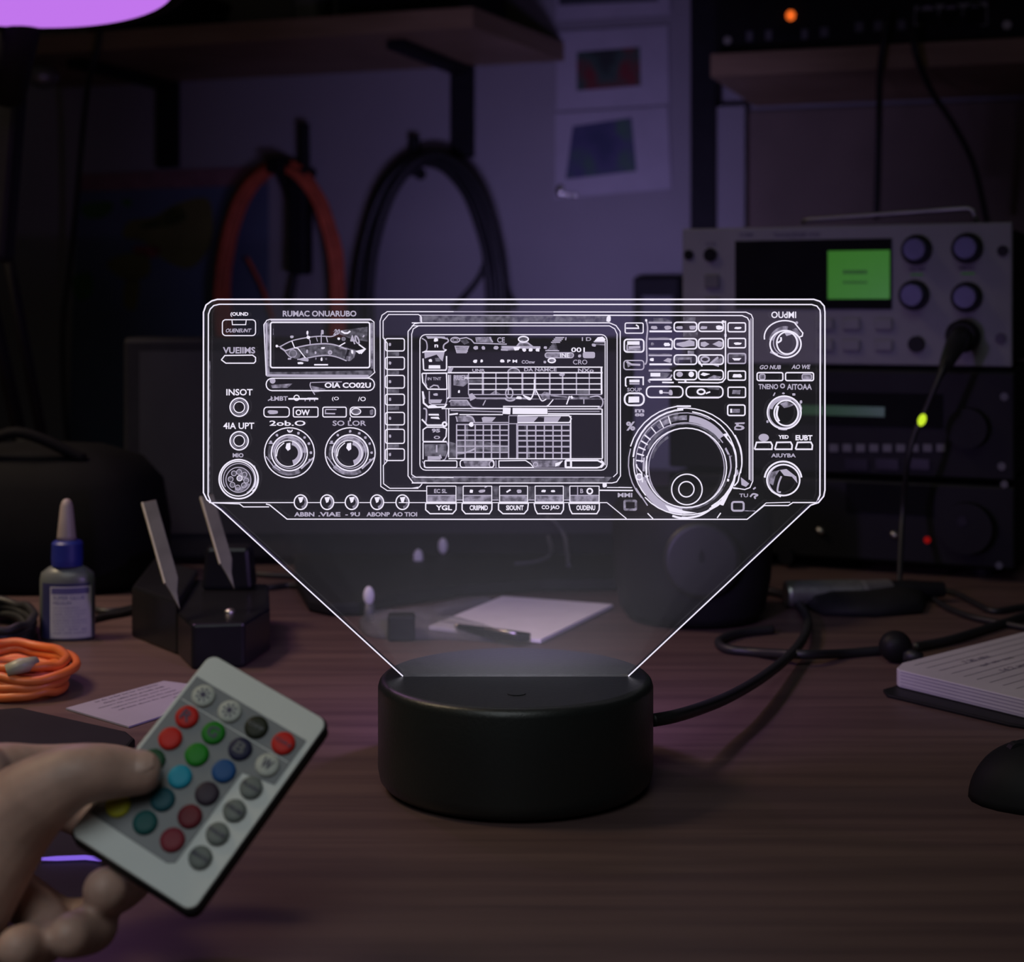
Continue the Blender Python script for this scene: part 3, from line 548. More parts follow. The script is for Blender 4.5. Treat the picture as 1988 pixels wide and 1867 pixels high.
fill([(640, 1410), (900, 1490), (1080, 1520), (900, 1535), (700, 1500)], 'B'); line([(740, 1560), (880, 1590), (1100, 1560), (1250, 1480)], 4, 'B', sm=True); line([(870, 1590), (960, 1595)], 6); line([(330, 1100), (480, 1320), (640, 1410)], 5, 'M', sm=True)
fill([(480, 180), (480, 181), (481, 180)], 'H'); line([(800, 55), (995, 55)], 3.2); blob(850, 80, 890, 105, 'M')
circ(940, 1198, 210, 2.4, 'B'); circ(933, 1195, 105, 2.4, 'B'); ringfill(930, 900, 470, 505, 195, 240, 'H', 16); line([(1515, 735), (1560, 740)], 3, 'D'); fill([(1480, 620), (1530, 720), (1500, 720), (1460, 640)], 'M'); line([(1530, 740), (1545, 900), (1510, 1040)], 3, 'M', sm=True)
line([(240, 1180), (400, 1420)], 2.4, 'M'); line([(400, 1525), (475, 1600)], 2.2); line([(1405, 1520), (1355, 1590)], 2.2)
G('engraved_lettering')
txt('m', 225, 95, 355, 140, 'M', .04); txt('88', 225, 150, 355, 195, 'M', .05); txt('%', 105, 265, 230, 390, 'M', .04); txt('5', 1590, 285, 1730, 385, 'M', .01, slant=.1); line([(1600, 290), (1735, 285)], 2.6, 'M'); circ(1660, 350, 60, 2.6, 'M', ry=26)
line([(1850, 1195), (1885, 1170)], 3, 'M'); txt('TU', 1660, 1255, 1780, 1305, 'M', .02); line([(1810, 1300), (1850, 1260), (1910, 1275), (1870, 1300), (1885, 1325)], 3.2, 'M', sm=True); rr(1560, 1370, 1720, 1490, 30, 3.8, 'M'); line([(1720, 1490), (1880, 1495)], 1.8, 'D'); txt('MMI', -10, 1245, 190, 1305, 'M', .03); rr(85, 1355, 240, 1475, 10, 4.5, 'D')
line([(0, 1168), (190, 1172)], 1.8, 'M')
# ---- right column
FR(*FRC)
G('engraved_knob'); txt('IMbUO', 213, 68, 438, 128, 'B', .02, mirror=True); circ(335, 300, 185, 2.6, 'B', 172, 300, ry=150); line([(425, 172), (498, 262), (492, 290), (462, 300)], 2.6, sm=False); circ(342, 362, 140, 3, 'B', ry=122); circ(345, 350, 112, 2, 'M'); circ(355, 352, 92, 3, 'B', ry=100); ringfill(340, 350, 105, 150, 190, 280, 'D', 16); line([(300, 300), (300, 330), (270, 350)], 3.4, sm=True); fill([(330, 255), (400, 250), (400, 275), (350, 290)], 'M'); line([(205, 430), (270, 460)], 5, 'M'); fill([(400, 230), (440, 215), (480, 270), (460, 295)], 'D'); blob(432, 155, 456, 182, 'M')
for i, (a, c_) in enumerate(((85, 318), (342, 595))):
    G('engraved_push_button'); rr(a, 620, c_, 692, 16, 2.6); rr(a+22 if i == 0 else 492, 635, a+72 if i == 0 else 578, 682, 14, 2, 'M', 'D')
G('engraved_lettering'); txt('GO NUB', 105, 552, 298, 590, 'M', .035, slant=.2); txt('AO WE', 395, 548, 560, 588, 'M', .035, slant=.2); txt('TNENO', 98, 722, 275, 770, 'M', .03); circ(315, 740, 17, 2.4, 'M'); txt('AITOAA', 355, 722, 580, 775, 'M', .03)
G('engraved_knob'); circ(330, 980, 152, 2.8, 'B', ry=148); circ(330, 980, 138, 2, 'M'); circ(348, 985, 108, 3, 'B', ry=115); ringfill(330, 980, 110, 150, 195, 300, 'M', 16); line([(275, 920), (262, 1000), (285, 1060)], 4, 'B', sm=True); line([(232, 830), (248, 800)], 2.4, 'M'); blob(310, 798, 335, 815, 'M'); blob(402, 805, 432, 828, 'M'); blob(470, 870, 492, 900, 'M'); fill([(290, 900), (350, 880), (420, 910), (380, 930), (330, 940)], 'D'); blob(168, 1050, 188, 1075, 'M'); circ(330, 980, 152, 4, 'M', 80, 110); line([(470, 900), (485, 940), (475, 980)], 3, 'M')
for i, (a, c_) in enumerate(((62, 222), (245, 402), (432, 585))):
    G('engraved_push_button'); line([(a, 1312), (a+18, 1250), (c_-14, 1248), (c_, 1275), (c_-4, 1312), (a, 1312)], 3)
    if i == 0: circ(145, 1207, 42, 2, 'M', ry=30, f='M')
    else: txt(('', 'YED', 'EUBT')[i], a+32 if i == 1 else a, 1184, c_-32 if i == 1 else c_, 1232 if i == 2 else 1218, 'B', .04)
G('engraved_knob'); txt('AIUYBA', 212, 1350, 435, 1386, 'M', .03); circ(320, 1590, 168, 3.4, 'B', 188, 352, ry=168); circ(322, 1590, 148, 3, 'B', ry=140); circ(325, 1590, 136, 1.8, 'M', 90, 300); fill([(290, 1500), (350, 1490), (440, 1560), (450, 1620), (400, 1560), (330, 1550)], 'M'); fill([(200, 1520), (290, 1500), (250, 1560), (230, 1640), (200, 1620)], 'D'); line([(305, 1555), (280, 1620), (270, 1690), (300, 1700)], 3.4, 'M', sm=True); line([(215, 1690), (300, 1740)], 3)
blob(145, 1550, 165, 1568, 'B')
for nm, g in ENG:
    if g.v: g.build(nm, [M['lineB'], M['lineM'], M['lineD'], M['lineH']], panel, weld=False)
# power lead of the lamp
b = MB()
pts = [P(1266, 1398, .512), P(1310, 1390, .52), P(1368, 1372, .545), P(1420, 1350, .57), P(1478, 1316, .61), P(1530, 1275, .66), P(1560, 1238, .70), P(1568, 1205, .745), T(1556, 1180, .0025), T(1528, 1158, .0025), T(1500, 1148, .0025), T(1440, 1140, .0025)]
b.tube(spl(pts, 8), .0021, 10); b.build('power_cable', M['rubber'], lamp, smooth=True)
# ============================================================ room and desk
b = MB(); b.box((0, .45, -.01), (3.6, 4.2, .02)); struct(b.build('floor', M['floor']))
WA = R(19.0); WO = Vector((0, 1.6+CY, 0))       # back wall turned so its right end comes nearer
WM = TR(WO) @ Rz(-WA)
class Fr:
    def __init__(s, origin, a): s.o = Vector((origin[0], origin[1], 0)); s.M = TR(s.o) @ Rz(-a); s.I = s.M.inverted(); s.a = a
    def hit(s, px_, py_, off=0.0):    # local coordinates where the view ray meets the plane "off" in front of the frame
        c = s.I @ Vector((0, CY, CZ)); d = (s.I @ P(px_, py_, 1.0))-c; k = (-off-c.y)/d.y; return c+d*k
    def w(s, x, y, z): return s.M @ Vector((x, y, z))
W = Fr(WO, WA)
b = MB(W.M); b.box((0, .05, 1.2), (3.0, .1, 2.4)); struct(b.build('wall_back', M['wall']))
def wbox(b, x0, y0, x1, y1, off, depth, fr_=W, m=None, back=True):   # box whose front face fills a pixel rectangle, set off from the wall
    A = fr_.hit(x0, y0, off); B = fr_.hit(x1, y1, off); cx = (A.x+B.x)/2; cz = (A.z+B.z)/2
    b.box((cx, -off+depth/2, cz), (abs(B.x-A.x), depth, abs(A.z-B.z)), m=m); return Vector((cx, -off+depth/2, cz)), abs(B.x-A.x), abs(A.z-B.z)
# desk
b = MB(); desk = thing('desk', 'brown wood-grain desk under the glowing lamp', 'desk', (0, .2, 0))
dk = [(-1.05, -.48), (1.05, -.48), (1.05, .70), (-1.05, 1.36)]
b.prism(dk, TZ-.03, TZ); b.build('tabletop', M['desk'], desk)
for x, y in ((-1.0, -.42), (1.0, -.42), (1.0, .62), (-1.0, 1.2)):
    b = MB(); b.box((x, y, .36), (.06, .06, .72)); b.build('leg', M['metal_grey'], desk)

# ============================================================ shelves on the wall
def shelf(label, pxl, pxr, fy0, fy1, pxf, off, items=None, xr_local=None):
    A = W.hit(pxl, fy0, off); B = W.hit(pxr, fy1, off)
    zt = W.hit(pxf, fy0, off).z; zb = W.hit(pxf, fy1, off).z
    b = MB(W.M); b.box(((A.x+B.x)/2, -off/2, (zt+zb)/2), (abs(B.x-A.x), off-.004, zt-zb)); return b, zt, zb
# left shelf: lower front edge passes (68,108) and (918,53)
LS_OFF = .21
zb = W.hit(918, 53, LS_OFF).z; zt = W.hit(918, 13, LS_OFF).z
xl = W.hit(-120, 100, LS_OFF).x; xr = W.hit(918, 30, LS_OFF).x
b = MB(W.M); b.prism([(xl, -LS_OFF), (xr, -LS_OFF), (xr+.02, -.003), (xl, -.003)], zb, zt); sh1 = b.build('wall_shelf', M['shelfwood']); tag(sh1, 'wooden wall shelf above the hanging cable coils', 'shelf', None)
RS_OFF = .21
zb2 = W.hit(1500, 144, RS_OFF).z; zt2 = W.hit(1500, 99, RS_OFF).z
xl2 = W.hit(1380, 120, RS_OFF).x; xr2 = W.hit(2120, 120, RS_OFF).x
b = MB(W.M); b.box(((xl2+xr2)/2, -RS_OFF/2-.004, (zb2+zt2)/2), (xr2-xl2, RS_OFF-.006, zt2-zb2)); sh2 = b.build('wall_shelf', M['shelfwood']); tag(sh2, 'wooden wall shelf carrying the rack unit at upper right', 'shelf', None)
# brackets and rails
for (x0, x1, y0, y1, lb) in ((303, 338, 150, 325, 'black shelf bracket above the world map'), (874, 914, 110, 305, 'black shelf bracket above the dark cable coil')):
    t = thing('shelf_bracket', lb, 'bracket', W.w(W.hit((x0+x1)/2, y1, .012).x, -.006, W.hit((x0+x1)/2, y1, .012).z), 'black brackets under the left shelf')
    b = MB(W.M); c0 = W.hit(x0, y1, .012); c1 = W.hit(x1, y1, .012)
    b.box(((c0.x+c1.x)/2, -.006, (c0.z+zb)/2), (c1.x-c0.x, .012, zb-c0.z)); b.build('upright', M['black_matte'], t)
    b = MB(W.M); b.box(((c0.x+c1.x)/2, -.095, zb-.005), ((c1.x-c0.x)*.8, .165, .008)); b.build('arm', M['black_matte'], t)
b = MB(W.M); A = W.hit(1340, 445, .03); B = W.hit(1388, -60, .03)
b.box(((A.x+B.x)/2, -.015, (A.z+B.z)/2), (B.x-A.x, .029, B.z-A.z+.2)); o = b.build('shelf_rail', M['black_matte']); tag(o, 'tall black wall rail between the pinned pictures and the right shelf', 'rail')
b = MB(W.M); A = W.hit(1392, 500, .02); B = W.hit(1446, 205, .02)
b.box(((A.x+B.x)/2, -.012, (A.z+B.z)/2), (B.x-A.x, .018, B.z-A.z)); struct(b.build('trim_1', M['wall']))
A = W.hit(1448, 700, .0); B = W.hit(2150, 190, .0); b = MB(W.M); b.box(((A.x+B.x)/2, -.004, (A.z+B.z)/2), (B.x-A.x, .006, B.z-A.z)); struct(b.build('trim_2', M['brownwall']))

# boxes on the left shelf
for nm, x0, x1, h, mt, lb in (('storage_box', 150, 300, .05, 'black_matte', 'dark box at the left end of the shelf, by the purple lampshade'), ('glass_jar', 505, 600, .05, 'metal_grey', 'dim grey jar standing on the left wall shelf'), ('storage_box', 640, 880, .07, 'black_matte', 'long black box at the right end of the left shelf')):
    A = W.hit(x0, 10, .18); B = W.hit(x1, 10, .18); b = MB(W.M)
    if nm == 'glass_jar':
        r = (B.x-A.x)/2*.8; b.lathe([(r*.9, 0), (r, .004), (r, h*.8), (r*.7, h*.9), (r*.72, h*1.1)], ((A.x+B.x)/2, -.12, zt), 32); o = b.build(nm, M[mt], None, smooth=True); tag(o, lb, 'jar')
    else:
        b.box(((A.x+B.x)/2, -.1, zt+h/2), (B.x-A.x, .13, h)); b.box(((A.x+B.x)/2, -.1, zt+h), (B.x-A.x+.004, .134, .012)); o = b.build(nm, M[mt], None, bevel=.002); tag(o, lb, 'box')
# ---- rack unit on the right shelf
x0 = W.hit(1395, 60, .2).x; x1 = W.hit(2110, 60, .2).x; fz = zt2
rack = thing('rack_unit', 'black rack-mount unit with a glowing orange light on the right shelf', 'electronics', W.w((x0+x1)/2, -.1, fz))
b = MB(W.M); b.box(((x0+x1)/2, -.1, fz+.048), (x1-x0-.006, .17, .09)); b.build('housing', M['black'], rack, bevel=.001)
b = MB(W.M); b.box(((x0+x1)/2, -.194, fz+.049), (x1-x0, .004, .096)); b.build('front_panel', M['black'], rack, bevel=.0005)
def on(frm, X, Y, off): return frm.hit(X, Y, off)
def button_disc(frm, X, Y, off, r, h, mt, nm, par, n=24, lbl=None, r2=None):
    c = frm.hit(X, Y, off); b = MB(); Q = frm.M @ TR((c.x, -off, c.z)) @ Matrix.Rotation(R(90), 4, 'X'); b.disc(Q, r, 0, h, n, None, r2); o = b.build(nm, M[mt] if isinstance(mt, str) else mt, par, smooth=False)
    if lbl: lab(o, lbl)
    return o
b = MB(); c = W.hit(1535, 30, .197); b.ell(W.w(c.x, -.197, c.z), (.0038, .0038, .0042)); lab(b.build('indicator_light', M['orange_led'], rack, smooth=True), 'glowing orange light')
for X, Y in ((1413, 79), (1955, 49)): button_disc(W, X, Y, .196, .0034, .002, 'steel', 'screw', rack)
for X, Y, w_ in ((1455, 70, 6), (1492, 68, 6), (1527, 60, 18), (1562, 66, 6), (1600, 62, 8), (1668, 52, 8), (1705, 50, 8), (1750, 48, 8)):
    b = MB(W.M); wbox(b, X-w_, Y-9, X+w_, Y+9, .1975, .0015); b.build('toggle_switch', M['dimgrey'] if w_ < 9 else M['black_gloss'], rack)
for i, X in enumerate((1800, 1846, 1892)):
    b = MB(); c = W.hit(X, 28, .196); Q = W.M @ TR((c.x, -.196, c.z)) @ Matrix.Rotation(R(90), 4, 'X')
    b.lathe([(.0085, 0), (.0085, .003), (.0068, .003), (.0068, 0)], 0, 24, None, Q); b.build('round_socket', M['black_gloss'], rack)
b = MB(W.M)
for a, q, c_, d in ((1775, 12, 1917, 13), (1775, 12, 1777, 48), (1822, 12, 1824, 30), (1868, 12, 1870, 30), (1915, 12, 1917, 48), (1775, 48, 1790, 49), (1902, 48, 1917, 49)): wbox(b, a, q, c_, d, .1962, .0006)
b.build('socket_outline', M['metal_grey'], rack)
# ---- pinned pictures
def page(quad, photo, off, lab_, grad, key):
    t = thing('pinned_page', lab_, 'picture', W.w(W.hit(quad[3][0], quad[3][1], off).x, -off, W.hit(quad[3][0], quad[3][1], off).z))
    b = MB(); q = [W.hit(x, y, off) for x, y in quad]; b.prism([(p.x, p.z) for p in q], off-.0006, off, fn=lambda x, z, h: W.w(x, -h, z)); b.build('sheet', M['paper_grey'], t)
    if photo:
        b = MB(); q = [W.hit(x, y, off+.0004) for x, y in photo]; b.prism([(p.x, p.z) for p in q], off+.0001, off+.0004, fn=lambda x, z, h: W.w(x, -h, z))
        m, tt, out = nt('photo_print_'+key); N = tt.nodes; bs = N.new('ShaderNodeBsdfPrincipled'); bs.inputs['Roughness'].default_value = .5
        tc = N.new('ShaderNodeTexCoord'); n = N.new('ShaderNodeTexNoise'); n.inputs['Scale'].default_value = 26; n.inputs['Detail'].default_value = 2; r = N.new('ShaderNodeValToRGB'); r.color_ramp.elements[0].position = .3
        for i, (ps, c_) in enumerate(grad):
            e = r.color_ramp.elements[i] if i < 2 else r.color_ramp.elements.new(ps); e.position = ps; e.color = (*c_, 1)
        tt.links.new(tc.outputs['Object'], n.inputs['Vector']); tt.links.new(n.outputs['Fac'], r.inputs['Fac']); tt.links.new(r.outputs['Color'], bs.inputs['Base Color']); tt.links.new(bs.outputs[0], out.inputs['Surface'])
        b.build('photo_print', m, t)
    return t
page([(1078, -60), (1300, -80), (1302, 28), (1080, 40)], [(1085, -50), (1278, -60), (1278, 2), (1085, 10)], .004, 'topmost pinned picture page, cut off by the top edge', [(.35, (.03, .03, .05)), (.6, (.06, .07, .07))], 'a')
page([(1082, 62), (1296, 48), (1300, 202), (1080, 215)], [(1120, 101), (1242, 91), (1244, 166), (1120, 176)], .004, 'pinned page with a dark red and green photo, second from the bottom', [(.38, (.02, .03, .025)), (.62, (.16, .02, .02)), (.5, (.04, .08, .06))], 'b')
t = page([(1078, 220), (1296, 206), (1304, 366), (1078, 386)], [(1112, 245), (1226, 228), (1236, 332), (1098, 348)], .004, 'lowest pinned page with a blue and green photo and a shiny taped corner', [(.36, (.03, .04, .10)), (.65, (.05, .12, .08)), (.5, (.06, .06, .14))], 'c')
b = MB(); 
for X, Y, a_, c_ in ((1087, 370, .0040, .0066), (1098, 378, .0052, .0026), (1114, 379, .0050, .0024)):
    p = W.hit(X, Y, .006); b.ell(W.w(p.x, -.006, p.z), (a_, .0012, c_), Rz(-WA), 14, 8)
lab(b.build('corner_tape', M['glint'], t, smooth=True), 'shiny crumpled tape at the lower left corner')
# ---- world map poster
mp = thing('world_map_poster', 'dark world map poster with a pink top border on the left wall', 'poster', W.w(W.hit(300, 700, .003).x, -.003, W.hit(300, 700, .003).z))
b = MB(); q = [W.hit(x, y, .003) for x, y in ((152, 338), (520, 322), (520, 900), (130, 900))]; b.prism([(p.x, p.z) for p in q], .001, .003, fn=lambda x, z, h: W.w(x, -h, z))
M['sea'] = mat('map_sea', (.10, .13, .20), .7, scale=12); b.build('sheet', M['sea'], mp)
b = MB(); q = [W.hit(x, y, .0036) for x, y in ((152, 338), (520, 322), (520, 358), (151, 372))]; b.prism([(p.x, p.z) for p in q], .0032, .0036, fn=lambda x, z, h: W.w(x, -h, z)); M['pinkborder'] = mat('map_border', (.25, .13, .14), .7); b.build('border', M['pinkborder'], mp)
M['land_g'] = mat('map_green_land', (.05, .16, .04), .7, scale=30); M['land_y'] = mat('map_olive_land', (.14, .14, .04), .7, scale=30); M['land_r'] = mat('map_red_land', (.22, .05, .05), .7, scale=30)
for pts, mt in (([(160, 398), (215, 392), (214, 412), (190, 424), (165, 420)], 'land_g'), ([(250, 430), (300, 420), (345, 395), (405, 388), (410, 470), (370, 520), (320, 505), (280, 470), (240, 460)], 'land_y'), ([(300, 425), (345, 400), (360, 425), (320, 440), (270, 440)], 'land_g'), ([(220, 500), (280, 490), (290, 530), (250, 545), (210, 520)], 'land_y'), ([(262, 478), (310, 480), (300, 500), (265, 492)], 'land_r'), ([(140, 540), (175, 530), (178, 570), (150, 582)], 'land_g'), ([(245, 545), (270, 545), (262, 600), (240, 590)], 'land_y'), ([(235, 390), (255, 388), (250, 402)], 'land_g')):
    pp = [(a.x, a.y) for a in spl([(x, y, 0) for x, y in pts], 5, True)]; q = [W.hit(x, y, .0036) for x, y in pp]
    b = MB(); b.prism([(p.x, p.z) for p in q], .0032, .0036, fn=lambda x, z, h: W.w(x, -h, z)); b.build('printed_land', M[mt], mp)
# ---- cable coils on hooks
def coil(cx, cyt, rx, ryb, offs, mt, r, turns, name, label, tails, seedv, cat='cable', span=12):
    rnd = random.Random(seedv); t = thing(name, label, cat, W.w(W.hit(cx, cyt, .03).x, -.03, W.hit(cx, cyt, .03).z))
    b = MB()
    for k in range(turns):
        pts = []; dx = rnd.uniform(-span, span); dy = rnd.uniform(-span*.3, span*.9); o = .012+offs*rnd.random()
        for i in range(28):
            a = 2*PI*i/28; x = cx+dx+(rx+rnd.uniform(-2, 2))*math.sin(a)*(1+.08*math.cos(a)); y = cyt+dy+ryb-(ryb+rnd.uniform(-2, 2))*math.cos(a)
            p = W.hit(x, y, o); pts.append(W.w(p.x, -o, p.z))
        b.tube(spl(pts, 3, True), r, 8, True)
    b.build('cable_loops', M[mt], t, smooth=True)
    for tl, m2, rr_ in tails:
        b = MB(); pts = []
        for x, y in tl: p = W.hit(x, y, .02); pts.append(W.w(p.x, -.02, p.z))
        b.tube(spl(pts, 6), rr_, 8); b.build('loose_end', M[m2], t, smooth=True)
    return t
c1 = coil(545, 318, 112, 290, .035, 'orange_dark', .0036, 14, 'hanging_cable_coil', 'dull orange cable coil hanging on the wall beside the world map', [([(540, 330), (575, 420), (578, 500), (560, 600)], 'rubber', .004), ([(480, 500), (510, 560), (530, 620)], 'orange_dark', .002)], 3)
b = MB(); p = W.hit(583, 430, .03); b.box(W.w(p.x, -.03, p.z), (.022, .02, .11), -WA); b.build('power_brick', M['black_matte'], c1, bevel=.004)
b = MB(W.M); wbox(b, 515, 305, 548, 335, .055, .05); b.build('cable_tie', M['black'], c1, bevel=.003)
coil(835, 302, 130, 330, .045, 'rubber', .0040, 18, 'hanging_cable_coil', 'thick coil of black cables hanging on the wall behind the glowing panel', [([(950, 480), (930, 540), (880, 600)], 'rubber', .003), ([(965, 460), (975, 540), (1000, 600)], 'rubber', .003)], 5, span=15)
for X, Y0, Y1, lb in ((608, 252, 318, 'dark upright hook at the top of the orange coil'), (820, 278, 320, 'small dark hook holding up the black cable coil')):
    b = MB(); p = W.hit(X, Y1, .0); q = W.hit(X, Y0, .0); w_ = .008
    b.tube([W.w(p.x, -.004, p.z-.01), W.w(p.x, -.02, p.z-.01), W.w(q.x, -.022, q.z)], w_*.75, 10); b.tube([W.w(q.x, -.022, q.z), W.w(q.x, -.022, q.z+.004)], w_*.75, 10); o = b.build('wall_hook', M['black_matte']); tag(o, lb, 'hook')
# hanging thin cables
def wallcable(pts, r, lb, off=.03, mt='rubber', nm='hanging_cable'):
    b = MB(); q = []
    for a in pts:
        o = a[2] if len(a) > 2 else off
        p = W.hit(a[0], a[1], o); q.append(W.w(p.x, -o, p.z))
    b.tube(spl(q, 8), r, 8); o = b.build(nm, M[mt], None, smooth=True); tag(o, lb, 'cable'); return o
wallcable([(196, 30, .225), (190, 90, .225), (172, 160, .215), (160, 260, .15), (148, 400, .1), (135, 520, .06), (122, 640, .05), (126, 800, .05), (140, 930, .05)], .0026, 'thin black cable hanging from the shelf down the far left wall')
wallcable([(1722, 40, .235), (1714, 90, .235), (1708, 150, .225), (1706, 260, .2), (1702, 425, .19)], .0026, 'straight black cable hanging over the right shelf edge')
wallcable([(1772, 60, .235), (1780, 110, .235), (1810, 180, .2), (1850, 240, .12), (1890, 320, .08), (1916, 430, .05)], .0026, 'curved black cable hanging behind the silver radio')
b = MB(); p = W.hit(83, 148, .2); b.ell(W.w(p.x, -.2, p.z), (.016, .012, .012), Rz(.3)); o = b.build('lamp_bulb', M['metal_grey'], None, smooth=True); tag(o, 'small dark bulb-shaped fitting hanging beneath the left shelf', 'bulb')
# small dark switch box on the wall, behind the silver radio
sb = thing('wall_socket_box', 'dark grey box on the wall left of the silver radio', 'box', W.w(W.hit(1272, 640, .03).x, -.015, W.hit(1272, 640, .03).z))
b = MB(W.M); wbox(b, 1228, 536, 1320, 640, .03, .029); b.build('housing', M['black'], sb, bevel=.003)
b = MB(W.M); wbox(b, 1246, 574, 1306, 640, .033, .004); b.build('cover_plate', M['dimgrey'], sb, bevel=.001)
# ============================================================ stack of radios at the right
RA = R(24.0)
D0 = .874*(1+math.tan(RA)*971/F)
RF = Fr((0, D0+CY), RA)
def rz(X, Y): return RF.hit(X, Y, 0).z
def rx(X, Y=700): return RF.hit(X, Y, 0).x
# three units stacked: heights from the desk upward
zA = rz(1600, 925); zB = rz(1600, 709); zC = rz(1600, 437)
xL, xR = rx(1326), rx(1966)
def radio_root(nm, lb, z, x0, x1): return thing(nm, lb, 'radio', RF.w((x0+x1)/2, .07, z))
# lowest radio
xL2, xR2 = rx(1300), rx(1972)
r3 = radio_root('desktop_radio', 'black radio at the bottom of the stack, with a big tuning knob', TZ, xL2, xR2)
b = MB(RF.M); b.box(((xL2+xR2)/2, .078, (TZ+.005+zA)/2), (xR2-xL2-.004, .15, zA-TZ-.006)); b.build('housing', M['black_matte'], r3, bevel=.002)
b = MB(RF.M); b.box(((xL2+xR2)/2, .001, (TZ+.006+zA)/2), (xR2-xL2, .006, zA-TZ-.008)); b.build('front_panel', M['black'], r3, bevel=.0015)
for fx in (xL2+.02, xR2-.02):
    for fy in (.02, .13): b = MB(RF.M); b.lathe([(.006, TZ), (.007, TZ+.0052)], (fx, fy, 0), 20); b.build('foot', M['rubber'], r3)
def rbox(par, nm, x0, y0, x1, y1, off, dep, mt, bev=0, lbl=None):
    b = MB(RF.M); wbox(b, x0, y0, x1, y1, off, dep, RF); o = b.build(nm, M[mt], par, bevel=bev)
    if lbl: lab(o, lbl)
    return o
rbox(r3, 'display_window', 1642, 936, 1812, 1002, .0028, .001, 'windowglass')
button_disc(RF, 1880, 1022, .002, .0140, .010, 'black', 'tuning_knob', r3, 40); button_disc(RF, 1868, 1012, .012, .0028, .0006, 'black_gloss', 'finger_dimple', r3, 20)
for X, Y in ((1940, 1097), (1950, 940)): button_disc(RF, X, Y, .002, .0020, .001, 'dimgrey', 'screw', r3, 16)
for X, Y in ((1440, 1020), (1593, 1030), (1737, 1038)):
    b = MB(); c = RF.hit(X, Y, .004); b.ell(RF.w(c.x, -.004, c.z), (.0028, .0022, .0019), Rz(-RA)@Matrix.Rotation(.5, 4, 'Y'), 12, 8); b.build('metal_toggle', M['steel'], r3, smooth=True)
b = MB(); c = RF.hit(1800, 1048, .003); b.ell(RF.w(c.x, -.003, c.z), (.0019, .0014, .0019)); lab(b.build('indicator_light', M['red_led'], r3, smooth=True), 'red light')
for X, Y in ((1470, 1075), (1530, 1078)): button_disc(RF, X, Y, .002, .0045, .006, 'black_gloss', 'small_knob', r3, 20)
# middle radio
r2 = radio_root('desktop_radio', 'black radio with a dim green strip display beneath the silver radio', zA, xL2, xR2)
b = MB(RF.M); b.box(((xL2+xR2)/2, .078, (zA+zB)/2+.001), (xR2-xL2-.004, .15, zB-zA-.003)); b.build('housing', M['black_matte'], r2, bevel=.002)
b = MB(RF.M); b.box(((xL2+xR2)/2, .001, (zA+zB)/2), (xR2-xL2, .006, zB-zA-.004)); b.build('front_panel', M['black'], r2, bevel=.0015)
rbox(r2, 'display_window', 1500, 758, 1830, 832, .0028, .001, 'windowglass')
rbox(r2, 'strip_display', 1552, 786, 1717, 809, .0032, .0006, 'lcd2', 0, 'dim green strip')
button_disc(RF, 1880, 830, .002, .0110, .008, 'black', 'tuning_knob', r2, 36)
for X, Y in ((1950, 770), (1945, 905)): button_disc(RF, X, Y, .002, .0022, .001, 'dimgrey', 'screw', r2, 16)
for i in range(9): X = 1610+i*26; rbox(r2, 'push_button', X, 862, X+17, 877, .0035, .002, 'dimgrey')
for X in (1640, 1700, 1760): rbox(r2, 'push_button', X, 890, X+44, 912, .0035, .002, 'black_gloss')
# silver radio
r1 = radio_root('silver_radio', 'silver-fronted radio with a bright green screen and four blue-grey knobs', zB, xL, xR)
b = MB(RF.M); b.box(((xL+xR)/2, .080, (zB+zC)/2), (xR-xL-.008, .15, zC-zB-.004)); b.build('housing', M['black_matte'], r1, bevel=.002)
b = MB(RF.M); b.box(((xL+xR)/2, .001, (zB+zC)/2), (xR-xL, .005, zC-zB-.001)); b.build('front_panel', M['alu'], r1, bevel=.001)
rbox(r1, 'display_window', 1427, 468, 1731, 600, .0025, .001, 'windowglass')
rbox(r1, 'green_screen', 1607, 487, 1727, 580, .0031, .0008, 'lcd', 0, 'bright green screen')
M['lcddark'] = mat('dark_display_mark', (.008, .03, .004), .4)
b = MB(); 
for X, Y, a_, c_ in ((1668, 528, 30, 10), (1662, 548, 24, 6)):
    c = RF.hit(X, Y, .0036); p2 = RF.hit(X+a_, Y+c_, .0036); Q = RF.M @ TR((c.x, -.0033, c.z)); b.lathe([(0.001, 0), (.001, .0001)], 0, 6, None, Q)
    for k in range(int(a_/8)*2): b2 = RF.hit(X-a_+k*8+2, Y, .0033); b.box(RF.w(b2.x, -.0033, b2.z), (.0014, .0003, c_*.0002), -RA)
b.build('screen_reading', M['lcddark'], r1)
for X, Y in ((1780, 485), (1878, 482), (1775, 573), (1877, 577)):
    button_disc(RF, X, Y, .0015, .0086, .002, 'black', 'knob_skirt', r1, 32); button_disc(RF, X, Y, .0035, .0064, .010, 'knobblue', 'knob', r1, 32, None, .0058)
for X, Y in ((1338, 495), (1947, 487), (1943, 657), (1342, 680)): button_disc(RF, X, Y, .0015, .0030, .0014, 'black_gloss', 'screw', r1, 20)
button_disc(RF, 1381, 495, .0015, .0040, .003, 'black_gloss', 'round_button', r1, 24)
button_disc(RF, 1780, 668, .0015, .0046, .003, 'black', 'round_socket', r1, 24)
for X, Y in ((1381, 546), (1381, 590)): rbox(r1, 'square_button', X-14, Y-13, X+14, Y+13, .0042, .003, 'dimgrey', .0006)
for X in (1600, 1652, 1715):
    for Y in (629, 670): rbox(r1, 'push_button', X-17, Y-11, X+17, Y+11, .0038, .0025, 'alu', .0006)
rbox(r1, 'green_marking', 1768, 532, 1792, 534, .0018, .0004, 'green_mark'); rbox(r1, 'green_marking', 1866, 530, 1892, 532, .0018, .0004, 'green_mark')
b = MB()
